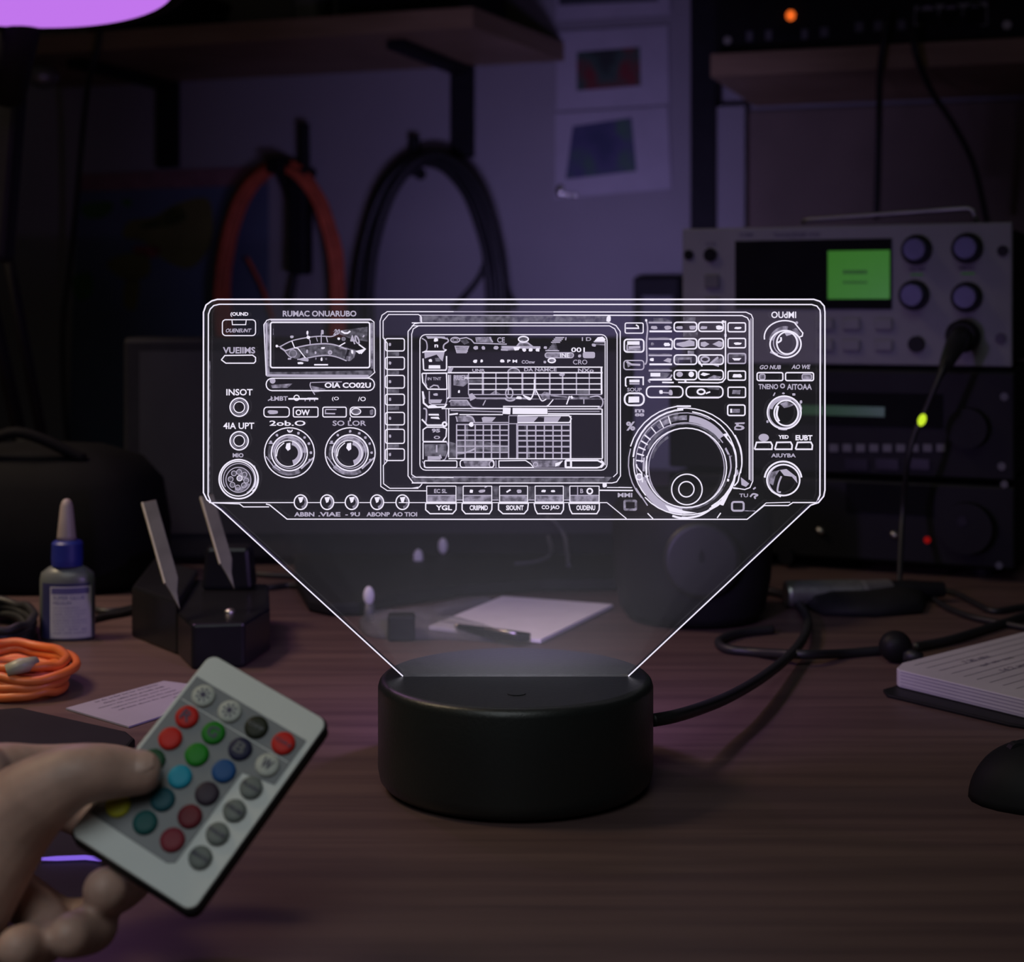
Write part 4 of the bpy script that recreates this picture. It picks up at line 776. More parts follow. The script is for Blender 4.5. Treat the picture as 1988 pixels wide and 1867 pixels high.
def rtext(b, s, X0, Y0, X1, Y1, off, frm=RF, bold=.01):
    vs, fs = textmesh(s, bold); A = frm.hit(X0, Y0, off); B = frm.hit(X1, Y1, off)
    b.add([frm.w(A.x+(B.x-A.x)*u, -off, B.z+(A.z-B.z)*v) for u, v in vs], fs)
rtext(b, 'IOMI', 1436, 452, 1462, 459, .0018); rtext(b, 'TRANSCEIVER VOX', 1500, 452, 1592, 459, .0018); rtext(b, 'SOL', 1370, 470, 1392, 476, .0018); rtext(b, 'AF RF', 1764, 519, 1796, 525, .0018); rtext(b, 'MIC', 1862, 516, 1892, 523, .0018)
b.build('printed_lettering', M['ink'], r1, weld=False)
b = MB(RF.M); A = RF.hit(1556, 426, -.02); Bq = RF.hit(1888, 404, -.02); Cq = RF.hit(1899, 430, -.02); b.tube([(A.x, .02, zC+.003), (A.x+.004, .02, zC+.0045), (Bq.x-.003, .02, Bq.z), (Bq.x, .02, Bq.z-.001), (Cq.x, .02, zC-.001)], .0015, 10)
b.build('carry_handle', M['metal_grey'], r1, smooth=True)
# microphone plug and lead in the silver radio
mc = thing('microphone_plug', 'thick black microphone plug and lead in the silver radio, with a yellow-green light', 'plug', RF.w(rx(1872), -.01, rz(1872, 650)))
b = MB(); c = RF.hit(1872, 652, .002); Q = RF.M @ TR((c.x, -.0022, c.z)) @ Matrix.Rotation(R(90), 4, 'X'); b.lathe([(.0, 0), (.0090, 0), (.0092, .008), (.0075, .012), (.0, .0125)], 0, 32, None, Q); b.build('plug_shell', M['black'], mc, smooth=False)
b = MB(); p0 = RF.w(c.x, -.012, c.z); p1 = P(1838, 700, .835); b.tube(spl([p0, P(1856, 668, .86), p1, P(1818, 745, .83), P(1795, 800, .832), P(1775, 845, .833), P(1762, 900, .835), P(1752, 1000, .85), T(1745, 1160, .002)], 6), [.0055]*6+[.0045]*6+[.0016]*37 if False else .0016, 8); b.build('lead', M['rubber'], mc, smooth=True)
b = MB(); b.tube([p0, P(1856, 668, .86), P(1840, 700, .837), P(1824, 730, .831)], [.0060, .0058, .0040, .0018], 14); b.build('strain_relief', M['rubber'], mc, smooth=True)
b = MB(); b.ell(P(1790, 815, .830), (.0021, .0021, .0033), Matrix.Rotation(.35, 4, 'Y'), 16, 10); lab(b.build('indicator_light', M['yellowgreen_led'], mc, smooth=True), 'yellow-green light')

# ============================================================ monitor behind the lamp
mon = thing('computer_monitor', 'large black switched-off monitor standing behind the clear panel', 'monitor', (-.07, .40, TZ))
MF = Fr((0, .93+CY), 0)
A = MF.hit(238, 655, 0); Bq = MF.hit(1232, 1088, 0)
b = MB(MF.M); b.box(((A.x+Bq.x)/2, .015, (A.z+Bq.z)/2), (Bq.x-A.x, .03, A.z-Bq.z)); b.build('bezel', M['black_matte'], mon, bevel=.003)
b = MB(MF.M); b.box(((A.x+Bq.x)/2, -.0004, (A.z+Bq.z)/2+.004), (Bq.x-A.x-.02, .001, A.z-Bq.z-.024)); M['screen'] = mat('dark_screen_glass', (.016, .016, .018), .55); b.build('screen', M['screen'], mon)
b = MB(MF.M); b.box(((A.x+Bq.x)/2+.03, .040, Bq.z+.06), (.06, .02, .1)); b.box(((A.x+Bq.x)/2+.03, .03, (TZ+Bq.z)/2+.004), (.05, .025, Bq.z-TZ+.006)); b.build('stand_neck', M['black_matte'], mon, bevel=.003)
foot = [T(576, 1150), T(598, 1188), T(640, 1198), T(700, 1196), T(770, 1178), T(900, 1160), T(1050, 1150), T(1210, 1148), T(1230, 1098), T(570, 1096)]
b = MB(); b.prism([(p.x, p.y) for p in foot], TZ+.0002, TZ+.007); b.build('foot', M['black_matte'], mon, bevel=.002)
for X, Y, D_ in ((812, 1082, .905), (860, 1060, .926)):
    b = MB(); b.ell(P(X, Y, D_), (.0029, .0026, .0048), None, 16, 10); lab(b.build('white_capsule', M['paper'], mon, smooth=True), 'small white capsule')  # plain white capsules at the front of the monitor
b = MB(); b.tube(spl([P(1060, 1004, .925), P(1078, 1014, .922), P(1096, 1040, .92), P(1102, 1076, .905), P(1104, 1094, .890), P(1104, 1098, .882)], 8), .0014, 8); o = b.build('charging_cable', M['dimgrey'], None, smooth=True); tag(o, 'thin pale cable drooping in front of the dark monitor', 'cable')
b = MB(); b.tube(spl([P(1064, 1040, .925), P(1070, 1062, .915), P(1068, 1078, .900), P(1040, 1090, .886), P(1000, 1094, .880)], 8), .0010, 8); o = b.build('charging_cable', M['dimgrey'], None, smooth=True); tag(o, 'faint thin wire curling beside the pale cable, behind the white paper', 'cable')
strip = MB(); strip.box((-.005, .4575, .868), (.12, .002, .006)); M['wall_fill'] = emat('added_violet_glow', (.34, .24, 1.0), 1.0); lab(strip.build('added_wall_glow', M['wall_fill'], mon), 'unseen violet strip added to light the wall')  # glowing strip added out of sight to go with the wall's fill lamp
# white usb plug standing at the left
wp = thing('white_plug', 'small white plug standing at the left end of the clear pouch', 'plug', T(716, 1190))
base_z = TZ+.0072
c = P(716, 1166, .765)
b = MB(); b.tube([Vector((c.x, c.y, TZ)), Vector((c.x+.0005, c.y, TZ+.0085))], [.0028, .0022], 14); b.build('plug_stem', M['dimgrey'], wp, smooth=True)
b = MB(); b.ell((c.x, c.y, TZ+.0122), (.0027, .0024, .0046)); b.build('plug_head', M['paper'], wp, smooth=True)
# ============================================================ things on the desk behind the lamp
q = [T(832, 1212, .003), T(975, 1154, .003), T(1190, 1170, .003), T(1050, 1238, .003)]
b = MB(); b.prism([(p.x, p.y) for p in q], TZ+.0005, TZ+.0024); o = b.build('paper_pad', M['paper'], None, bevel=.0003); tag(o, 'blank white pad of paper lying behind the lamp base', 'paper')
# pocket knife, open clasp: body + bright blade + ring
kn = thing('pocket_knife', 'closed dark pocket knife with a shiny blade edge on the white pad', 'knife', T(955, 1228))
zk = .0027
k0, k1 = T(882, 1216, .0045), T(1030, 1236, .0045); ax = (k1-k0); L_ = ax.length; an = math.atan2(ax.y, ax.x); mid = (k0+k1)/2
KM = TR((mid.x, mid.y, 0)) @ Rz(an)
b = MB(KM); b.prism([(-L_/2, .0012), (-L_/2+.003, -.0018), (0, -.0044), (L_*.4, -.0046), (L_/2, -.001), (L_*.46, .0030), (L_*.2, .0036), (-L_*.3, .0026)], TZ+zk-.0002, TZ+zk+.0030); b.build('handle', M['black_gloss'], kn, bevel=.0006)
b = MB(KM); b.tube([(-.002, -.0028, TZ+zk+.0033), (.008, -.0034, TZ+zk+.0034), (L_*.38, -.0036, TZ+zk+.0032)], [.0004, .0008, .0012], 10); lab(b.build('blade', M['steel'], kn, smooth=True), 'shiny steel edge')
b = MB(KM); b.ell((-L_/2+.001, .001, TZ+zk+.002), (.0018, .0012, .0012)); b.build('pivot', M['steel'], kn, smooth=True)
# clear pouch and small black block in it
m, tt, out = nt('clear_pouch_film'); g_ = tt.nodes.new('ShaderNodeBsdfPrincipled'); g_.inputs['Base Color'].default_value = (.45, .45, .48, 1); g_.inputs['Roughness'].default_value = .25; tr_ = tt.nodes.new('ShaderNodeBsdfTransparent'); mx_ = tt.nodes.new('ShaderNodeMixShader'); mx_.inputs[0].default_value = .35
n_ = tt.nodes.new('ShaderNodeTexNoise'); n_.inputs['Scale'].default_value = 70; bp = tt.nodes.new('ShaderNodeBump'); bp.inputs['Strength'].default_value = .8; bp.inputs['Distance'].default_value = .003; tt.links.new(n_.outputs['Fac'], bp.inputs['Height']); tt.links.new(bp.outputs[0], g_.inputs['Normal'])
tt.links.new(tr_.outputs[0], mx_.inputs[1]); tt.links.new(g_.outputs[0], mx_.inputs[2]); tt.links.new(mx_.outputs[0], out.inputs['Surface'])
ol = [T(x, y) for x, y in ((697, 1216), (705, 1200), (760, 1196), (830, 1186), (935, 1166), (960, 1172), (880, 1200), (850, 1214), (900, 1224), (975, 1236), (960, 1247), (860, 1243), (780, 1243), (712, 1236))]
cc = sum(ol, Vector())/len(ol); b = MB(); n = len(ol)
ol = [Vector((p.x, p.y, 0)) for p in spl(ol, 3, True)]; n = len(ol); vs = []
for lv, (s_, h_) in enumerate(((1, .0004), (.97, .0022), (.86, .0040), (.6, .0050), (.3, .0052))):
    for i, p in enumerate(ol):
        v = Vector((cc.x, cc.y, 0)).lerp(p, s_); vs.append(Vector((v.x, v.y, TZ+h_*(1+.3*math.sin(i*1.7+lv)*(.4 if lv else 0)))))
fs = [(l*n+i, l*n+(i+1) % n, (l+1)*n+(i+1) % n, (l+1)*n+i) for l in range(4) for i in range(n)]+[[4*n+i for i in range(n)], [i for i in range(n-1, -1, -1)]]
b.add(vs, fs); po = b.build('plastic_pouch', m, None, smooth=True); tag(po, 'crumpled clear plastic pouch lying left of the white pad', 'pouch')
p = T(778, 1245); b = MB(); b.box((p.x, p.y+.004, TZ+.0058+.0049), (.0125, .010, .0098), rz=.06); o = b.build('black_block', M['black_matte'], None, bevel=.0012); tag(o, 'small black cube on the clear pouch behind the lamp', 'block')
o.location.z = TZ; o.scale = (1, 1, 1.2)
# rounded black speaker to the right of the paper
sp = thing('desktop_speaker', 'black rounded desktop speaker behind the right side of the lamp', 'speaker', T(1360, 1222))
pc = T(1360, 1226); w_ = .0375; h_ = .062; yc = pc.y+.034
b = MB()
for k in range(1): pass
prof = [(.0, 0), (.026, .0), (.032, .0015), (.0352, .006), (.0378, .020), (.0390, .040), (.0385, .054), (.034, .0605), (.0, .062)]
b.lathe(prof, (pc.x, yc, TZ), 48); b.build('housing', M['black_matte'], sp, smooth=True)
b = MB(); Q = TR((pc.x, yc-.0372, TZ+.034)) @ Matrix.Rotation(R(90), 4, 'X'); b.lathe([(.018, 0), (.018, .0022), (.015, .0028), (.0, .0012)], 0, 36, None, Q); b.build('driver_cone', M['rubber'], sp, smooth=True)
# steel torch lying at the right
tc_ = thing('steel_torch', 'silver cylindrical torch lying on the desk before the radios', 'torch', T(1620, 1160))
r_ = .0068; A = T(1524, 1153, r_); Bq = T(1668, 1150, r_); Cq = T(1722, 1146, r_*.9)
M['dullsteel'] = mat('dull_aluminium', (.34, .34, .34), .38, metal=.85, scale=300)
b = MB(); d_ = (Bq-A).normalized(); b.tube([A, A+d_*.002, A+d_*.0021, Bq], [.0063, .0068, .0068, .0066], 32); b.build('barrel', M['dullsteel'], tc_, smooth=False, bevel=.0004)
b = MB(); b.tube([Bq, Bq+d_*.001, Cq], [.0060, .0062, .0058], 28); b.build('grip_ring', M['metal_grey'], tc_)
b = MB(); b.tube([Cq, Cq+d_*.012, Cq+d_*.03], [.0050, .0052, .0038], 24); b.build('tail_cap', M['black'], tc_)
# cables on the right of the desk
def tcable(pts, r, lb, mt='rubber', n=8):
    b = MB(); b.tube(spl([T(x, y, r+.0001+(a[0] if a else 0)) for x, y, *a in pts], n), r, 10); o = b.build('desk_cable', M[mt], None, smooth=True); tag(o, lb, 'cable'); return o
tcable([(1712, 1262), (1640, 1268), (1560, 1270, .003), (1470, 1266), (1415, 1260), (1396, 1250), (1402, 1240), (1440, 1228), (1500, 1222)], .0020, 'black cable looping left from the round black plug')
tcable([(1775, 1256), (1840, 1243), (1890, 1228), (1940, 1212), (1988, 1196), (2080, 1165)], .0020, 'black cable running from the round plug to the right edge')
tcable([(1760, 1150), (1800, 1156), (1836, 1178), (1880, 1196), (1925, 1206), (2010, 1222)], .0016, 'thin dark cable crossing the desk below the radios')
tcable([(1790, 1140), (1850, 1150), (1895, 1172), (1930, 1186), (1985, 1178), (2060, 1170)], .0016, 'thin dark cable nearest the base of the radio stack')
pl = thing('round_plug', 'round black plug where two desk cables meet beside the notebook', 'plug', T(1745, 1290))
c = T(1745, 1292); c.y += .006
b = MB(); b.ell((c.x, c.y, TZ+.0068), (.0070, .0062, .0068), None, 28, 18); b.build('plug_body', M['black'], pl, smooth=True)
b = MB(); b.tube([(c.x+.003, c.y-.003, TZ+.004), (c.x+.010, c.y-.006, TZ+.003)], [.0034, .0022], 14); b.build('strain_relief', M['rubber'], pl, smooth=True)
bag = T(1640, 1195)
b = MB(); ol = [T(x, y) for x, y in ((1560, 1180), (1600, 1196), (1700, 1199), (1790, 1192), (1800, 1172), (1740, 1158), (1640, 1158), (1575, 1160))]
n = len(ol); cc = sum(ol, Vector())/n; vs = []
for s_, h_ in ((1, 0), (1, .003), (.9, .007), (.6, .009)):
    for q_ in ol: v = cc.lerp(q_, s_); vs.append(Vector((v.x, v.y, TZ+h_)))
b.add(vs, [(l*n+i, l*n+(i+1) % n, (l+1)*n+(i+1) % n, (l+1)*n+i) for l in range(3) for i in range(n)]+[[3*n+i for i in range(n)], list(range(n))])
o = b.build('cloth_pouch', M['black_matte'], None, smooth=True); tag(o, 'flat black pouch lying in front of the silver torch', 'pouch')
# ============================================================ notebook at the right
nb = thing('open_notebook', 'thick notebook with white lined pages and a black cover at the right edge', 'notebook', T(1900, 1360))
th = .0068
def nbp(pts, lift): return [(T(x, y, lift).x, T(x, y, lift).y) for x, y in pts]
cov = [T(1714, 1338, .0012), T(1830, 1304, .0012), T(2200, 1208, .0012), T(2330, 1460, .0012), T(1960, 1405, .0012), T(1722, 1348, .0012)]
b = MB(); b.prism([(p.x, p.y) for p in cov], TZ, TZ+.0014); b.build('cover', M['black'], nb, bevel=.0005)
pg = [T(1741, 1296, th+.0016), T(1752, 1286, th+.0016), T(1988, 1226, th+.0016), T(2160, 1186, th+.0016), T(2290, 1440, th+.0016), T(1988, 1357, th+.0016), T(1745, 1300, th+.0016)]
b = MB(); b.prism([(p.x, p.y) for p in pg], TZ+.0016, TZ+th+.0016)
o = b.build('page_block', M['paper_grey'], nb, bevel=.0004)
b = MB()
U = (pg[2]-pg[1]).normalized(); V = (pg[5]-pg[6]).normalized(); o0 = pg[6]
for i in range(1, 12):
    a = pg[1].lerp(pg[6], .0)+V*(i*.006); z = TZ+th+.0017; e = a+U*.085; b.add([(a.x, a.y, z), (e.x, e.y, z), (e.x+V.x*.0003, e.y+V.y*.0003, z), (a.x+V.x*.0003, a.y+V.y*.0003, z)], [(0, 1, 2, 3)])
b.build('ruled_line', M['ink'], nb)
for ln, (s_, tpos, wl) in enumerate((('7.30 mhz', .012, .018), ('qsl ok tue', .020, .024), ('14.2 ant', .030, .018))):
    vs, fs = textmesh(s_, 0); a = pg[1]+V*(tpos+.006)+U*.02; b = MB(); b.add([(a.x+U.x*u*wl-V.x*v*.003, a.y+U.y*u*wl-V.y*v*.003, TZ+th+.00175) for u, v in vs], fs); b.build('handwriting', M['ink'], nb, weld=False)
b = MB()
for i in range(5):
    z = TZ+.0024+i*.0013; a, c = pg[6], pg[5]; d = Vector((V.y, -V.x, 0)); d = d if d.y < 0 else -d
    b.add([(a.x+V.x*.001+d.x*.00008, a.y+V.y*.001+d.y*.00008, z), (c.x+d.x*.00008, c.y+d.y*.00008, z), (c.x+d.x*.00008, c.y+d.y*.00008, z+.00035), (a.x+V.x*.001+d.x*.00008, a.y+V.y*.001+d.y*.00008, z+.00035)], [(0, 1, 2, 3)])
M['pageedge'] = mat('page_edge_line', (.25, .23, .29), .8); b.build('page_edge_lines', M['pageedge'], nb)  # darker lines along the side of the page block
# ============================================================ computer mouse
ms = thing('computer_mouse', 'black computer mouse at the lower right edge', 'mouse', T(1990, 1580))
mcx, mcy = T(1892, 1560).x+.030, T(1960, 1585).y+.018
vs = []; nU, nV = 24, 12
b = MB(TR((mcx, mcy, TZ)) @ Rz(.12))
for j in range(nV+1):
    ph = PI/2*j/nV
    for i in range(nU):
        th_ = 2*PI*i/nU; x = math.cos(th_); y = math.sin(th_); k = math.cos(ph)**.7
        vs.append(Vector((.0305*x*(k if j < nV else 0), .0200*y*(k if j < nV else 0), .0165*math.sin(ph)*(1+.12*x*(-1)))))
b.add(vs, [(j*nU+i, j*nU+(i+1) % nU, (j+1)*nU+(i+1) % nU, (j+1)*nU+i) for j in range(nV) for i in range(nU)]+[list(range(nU-1, -1, -1))])
b.build('mouse_body', M['black_matte'], ms, smooth=True)
b = MB(TR((mcx, mcy, TZ)) @ Rz(.12)); b.tube([(-.016, -.0015, .0148), (-.016, .0015, .0148)], .003, 16); b.build('scroll_wheel', M['rubber'], ms)
# ============================================================ left side of the desk
gb = thing('glue_bottle', 'small glue bottle with a blue collar and pale pointed nozzle', 'bottle', T(119, 1255))
c = T(119, 1248); s = 3087/ (c.y-CY) ; mmp = 1/s          # metres per pixel at this distance
gx, gy = c.x, c.y+.010
def flat(prof, sq=.62):        # lathe squashed front to back
    return TR((gx, gy, TZ)) @ Matrix.Diagonal((1, sq, 1, 1))
r0 = 54*mmp
b = MB(); b.lathe([(r0*.9, 0), (r0, .0012), (r0*1.0, .0270), (r0*.95, .0300), (r0*.7, .0325), (r0*.52, .0335)], 0, 48, None, flat(0)); b.build('bottle_body', M['bottle'], gb, smooth=False)
for p in gb.children: 
    for q in p.data.polygons: q.use_smooth = abs(q.normal.z) < .9
b = MB(TR((gx, gy, TZ))); b.lathe([(.0070, .0334), (.0072, .036), (.0070, .0435), (.0060, .0446), (.0042, .0450)], 0, 40); b.build('blue_collar', M['blue'], gb)
b = MB(TR((gx-.0004, gy, TZ))); b.lathe([(.0045, .0449), (.0042, .047), (.0028, .0605), (.0019, .0628), (.0008, .0636)], 0, 32); b.build('nozzle', M['nozzle'], gb, smooth=True)
b = MB()
lx0, lx1 = -r0*.42, r0*.96
def lf(x, z, k=1.008): return Vector((gx+x, gy-.62*math.sqrt(max(0, (r0*k)**2-x*x))*1.0-.0001, TZ+z))
def patch(mt, nm, xa, xb, za, zb_, k, n=14):
    b = MB(); vs = []
    for i in range(n+1):
        x = xa+(xb-xa)*i/n; vs += [lf(x, za, k), lf(x, zb_, k)]
    b.add(vs, [(2*i, 2*i+2, 2*i+3, 2*i+1) for i in range(n)]); return b.build(nm, mt, gb)
M['navy'] = mat('navy_label_ink', (.03, .03, .10), .5)
patch(M['navy'], 'label_back', -r0*.80, r0*.99, .0012, .0262, 1.004); patch(M['paper_grey'], 'label', -r0*.47, r0*.93, .0016, .0248, 1.012)
M['labelink'] = mat('label_blue_ink', (.09, .08, .22), .6)
patch(M['labelink'], 'label_band', -r0*.42, r0*.88, .0215, .0242, 1.02)
b = MB()
def ltext(s_, xa, xb, za, zb_, k=1.024):
    vs, fs = textmesh(s_, 0); b.add([lf(xa+(xb-xa)*u, za+(zb_-za)*v, k) for u, v in vs], fs)
ltext('SUPER GLUE', -r0*.36, r0*.75, .0190, .0207); ltext('MEDIUM', -r0*.36, r0*.3, .0168, .0182)
for i in range(9): ltext(('instant bonding adhesive', 'wood metal plastic', 'apply thin layer', 'press ten seconds', 'avoid skin contact', 'keep from children', 'store in cool place', 'net 20 g', 'wash with water')[i], -r0*.38, r0*(.8 if i % 3 else .6), .0150-i*.0014, .0157-i*.0014)
b.build('label_print', M['labelink'], gb, weld=False)
M['steelhighlight'] = mat('steel_edge_highlight', (.62, .56, .42), .5, metal=.3)
# black holder with steel strips
hd = thing('tool_holder', 'black glossy tool holder in two blocks behind the remote control', 'holder', T(400, 1280))
lo = [T(343, 1270), T(372, 1300), T(475, 1296), T(524, 1262), T(522, 1210), T(380, 1200)]
b = MB(); b.prism([(p.x, p.y) for p in lo], TZ, TZ+.0190); b.build('front_block', M['black_gloss'], hd, bevel=.0015)
lo2 = [T(256, 1236), T(344, 1272), T(385, 1200), T(300, 1170)]
b = MB(); b.prism([(p.x, p.y) for p in lo2], TZ, TZ+.0235); b.build('side_block', M['black_gloss'], hd, bevel=.0015)
p = T(440, 1225); b = MB(); b.box((p.x, p.y+.008, TZ+.019+.010), (.024, .016, .020), taper=.85); b.build('raised_block', M['black_gloss'], hd, bevel=.002)
p = T(437, 1280); b = MB(); b.ell((p.x+.001, p.y+.006, TZ+.0192), (.0024, .0024, .0016)); b.build('clear_drop', M['steel'], hd, smooth=True)
for (a, c_, w_, lb, Da, Dc) in (((290, 973), (340, 1150), 26, 'steel strip leaning in the holder, nearer the glue bottle', .690, .672), ((402, 962), (446, 1112), 24, 'steel strip leaning in the holder, nearer the clear panel', .705, .690)):
    A = P(*a, Da); C_ = P(*c_, Dc); dd = (A-C_).normalized(); sx = Vector((1, .35, 0)); sx = (sx-dd*sx.dot(dd)).normalized(); nx = dd.cross(sx)
    hw = w_/2/F*Da; b = MB()
    def pr(t, u, h): return C_+dd*t+sx*u+nx*h
    Ln = (A-C_).length
    b.prism([(0, -hw*.6), (.004, -hw), (Ln, -hw), (Ln, hw), (.006, hw), (0, hw*.3), (-.008, 0)], -.0006, .0006, fn=lambda t_, u, h: pr(t_, u, h)); st = thing('steel_strip', lb, 'metal strip', pr(0, 0, 0)); b.build('flat_bar', M['stripsteel'], st, bevel=.0003)
    b = MB(); b.prism([(.005, -hw*1.22), (Ln, -hw*1.22), (Ln, -hw*1.0), (.005, -hw*1.0)], -.0008, .0008, fn=lambda t_, u, h: pr(t_, u, h)); lab(b.build('edge_highlight', M['steelhighlight'], st), 'left edge with a painted highlight')  # lighter bar put in as the highlight along the strip's left edge
# cables at left
def lcoil(name, cx, cy_, rx_, ry_, turns, r, mt, lb, sd, lift=.0, a0=0, a1=360):
    rnd = random.Random(sd); b = MB()
    for k in range(turns):
        pts = []; dx, dy = rnd.uniform(-9, 9), rnd.uniform(-5, 5); sc_ = rnd.uniform(.86, 1.06); h = r*1.02+(k % 4)*r*1.5+lift
        for i in range(20):
            a = 2*PI*i/20; X = cx+dx+rx_*sc_*math.cos(a); Y = cy_+dy+ry_*sc_*math.sin(a); pts.append(T(X, Y, 0)+Vector((0, 0, h+rnd.uniform(0, r))))
        b.tube(spl(pts, 4, True), r, 8, True)
    o = b.build(name, M[mt], None, smooth=True); tag(o, lb, 'cable'); return o
oc = lcoil('cable_coil', 30, 1333, 105, 30, 7, .0019, 'orange', 'bright orange cable coiled on the desk at the left edge', 4)
lcoil('cable_coil', -20, 1238, 88, 34, 6, .0019, 'rubber', 'black cable coil on the desk left of the glue bottle', 9)
b = MB(); b.tube([T(12, 1302, .012), T(40, 1292, .0135), T(68, 1288, .0130)], [.0024, .0030, .0028], 16); M['cream'] = mat('cream_plastic', (.38, .36, .28), .4); o = b.build('cable_plug', M['cream'], None, smooth=True); tag(o, 'cream plug end lying on the orange cable coil', 'plug')
for k, (pts, lb) in enumerate(((((168, 1178), (200, 1186), (235, 1184), (262, 1178)), 'upper short black cable between the glue bottle and the tool holder'), (((172, 1204), (205, 1196), (240, 1190), (258, 1184)), 'lower short black cable between the glue bottle and the tool holder'), (((470, 1112), (520, 1116), (570, 1118), (640, 1122)), 'upper dark cable running right from behind the tool holder'), (((460, 1140), (520, 1140), (560, 1136), (590, 1140)), 'lower dark cable running right from behind the tool holder'))):
    tcable(pts, .0016, lb)
# black bag behind the bottle
bg = thing('equipment_bag', 'bulky black equipment bag behind the glue bottle', 'bag', T(110, 1150))
q = T(90, 1160); b = MB(); bx = q.x; by = q.y+.048
ra, rb_ = .068, .046; vs = []; n = 36; hts = [(0, .93), (.006, 1.0), (.03, 1.02), (.055, .96), (.068, .80), (.075, .5), (.077, .15)]
for h_, k in hts:
    for i in range(n):
        a = 2*PI*i/n; cs, sn = math.cos(a), math.sin(a); e = .55
        vs.append(Vector((bx-.018+ra*k*math.copysign(abs(cs)**e, cs), by+rb_*k*math.copysign(abs(sn)**e, sn), TZ+h_)))
b.add(vs, [(l*n+i, l*n+(i+1) % n, (l+1)*n+(i+1) % n, (l+1)*n+i) for l in range(len(hts)-1) for i in range(n)]+[list(range(n-1, -1, -1)), [(len(hts)-1)*n+i for i in range(n)]])
b.build('bag_body', M['bagcloth'], bg, smooth=True)
b = MB(); b.tube(spl([(bx-.05, by-.03, TZ+.070), (bx-.02, by-.035, TZ+.085), (bx+.015, by-.03, TZ+.070)], 8), .003, 8); b.build('carry_handle', M['bagcloth'], bg, smooth=True)
# paper sheet with writing, left of the remote
q = [T(128, 1378), T(318, 1325), T(420, 1338), T(330, 1388), T(250, 1414)]
sh = thing('printed_sheet', 'sheet of white paper with printed text beside the remote control', 'paper', T(250, 1400))
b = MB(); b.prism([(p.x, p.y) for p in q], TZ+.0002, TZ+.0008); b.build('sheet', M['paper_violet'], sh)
U = (q[1]-q[0]).normalized(); V = (q[4]-q[0]).normalized(); b = MB()
words = ('to do order list for the bench', 'check cable loss at both ends', 'measure the output stage once more', 'replace fuse and test the meter', 'call back about the spare parts', 'clean up', 'signed')
for i, wd in enumerate(words):
    vs, fs = textmesh(wd, 0); Ls = len(wd)*.0011; a = q[1]-U*.006+V*(.0036+i*.0042)-U*Ls; b.add([(a.x+U.x*u*Ls-V.x*v*.0018, a.y+U.y*u*Ls-V.y*v*.0018, TZ+.0009) for u, v in vs], fs)
b.build('printed_text', M['ink'], sh, weld=False)
# black tablet with a glowing bar
tb = thing('black_tablet', 'flat black tablet under the hand with a glowing violet bar', 'tablet', T(80, 1560))
tq = [T(-260, 1395, .004), T(40, 1372, .004), T(245, 1418, .004), T(262, 1432, .004), T(250, 1446, .004), T(222, 1640, .004), T(150, 1800, .004), T(-380, 1800, .004)]
b = MB(); b.prism([(p.x, p.y) for p in tq], TZ+.0003, TZ+.004); b.build('body', M['black_matte'], tb, bevel=.001)
b = MB(); b.tube([T(81, 1667, .0048), T(110, 1666, .0048), T(165, 1664, .0048), T(183, 1666, .0048), T(196, 1671, .0048)], [.0004, .0006, .0006, .00055, .0002], 10); lab(b.build('light_bar', M['violet_bar'], tb, smooth=True), 'glowing violet bar')
# ============================================================ desk lamp with purple glowing head, black arm at the left
dl = thing('desk_lamp', 'black jointed desk lamp whose glowing purple head hangs into the top left corner', 'lamp', T(-40, 1160)+Vector((0, 0, 0)))
Dh = .80
HM = TR(P(14, -40, Dh)) @ Matrix.Rotation(R(-1), 4, 'Y') @ Matrix.Rotation(R(-6.5), 4, 'X')
b = MB(); b.lathe([(.0, -.003), (.045, -.0028), (.075, -.0016), (.0865, 0.0)], 0, 96, None, HM); b.build('diffuser', M['shade'], dl, smooth=True)
b = MB(); b.lathe([(.0868, -.0006), (.0890, -.0006), (.0898, .004), (.088, .013), (.075, .027), (.035, .035), (.0, .036)], 0, 96, None, HM); b.build('lamp_head', M['black'], dl, smooth=True)
bp_ = T(-60, 1150)
j1 = P(62, 900, 1.04); j2 = P(-30, 420, .99); j3 = P(15, 180, .93); j4 = HM @ Vector((-.0, .09, .02))
b = MB(); b.lathe([(.045, 0), (.045, .008), (.04, .012), (.008, .014), (.007, .03)], (j1.x-.01, j1.y, TZ), 40); b.build('base', M['black_matte'], dl)
b = MB(); b.box(j1, (.022, .018, .034), ry=.15); b.build('lower_joint', M['black_matte'], dl, bevel=.003)
b = MB(); b.tube([(j1.x-.01, j1.y, TZ+.012), j1], .006, 12); b.build('post', M['black_matte'], dl)
b = MB(); b.tube([j1+Vector((-.006, 0, .01)), j2+Vector((-.008, 0, 0))], .0045, 10); b.build('lower_arm', M['black_matte'], dl, smooth=True)
b = MB(); b.tube([j1+Vector((.008, 0, .01)), j2+Vector((.010, 0, 0))], .0035, 10); b.build('lower_arm', M['black_matte'], dl, smooth=True)
b = MB(); b.box((j2+j3)/2, (.028, .02, (j3-j2).length+.03), ry=.08); b.build('upper_joint', M['black_matte'], dl, bevel=.004)
b = MB(); b.tube([j3, P(30, 100, .90), HM @ Vector((0, .05, .030))], .011, 14); b.build('neck', M['black_matte'], dl, smooth=True)
for X, Y, r_ in ((50, 842, .0018), (70, 866, .0018), (78, 940, .0022), (97, 938, .0024)):
    b = MB(); b.ell(P(X, Y, 1.028), (r_, r_, r_), None, 12, 8); b.build('screw', M['steel'], dl, smooth=True)
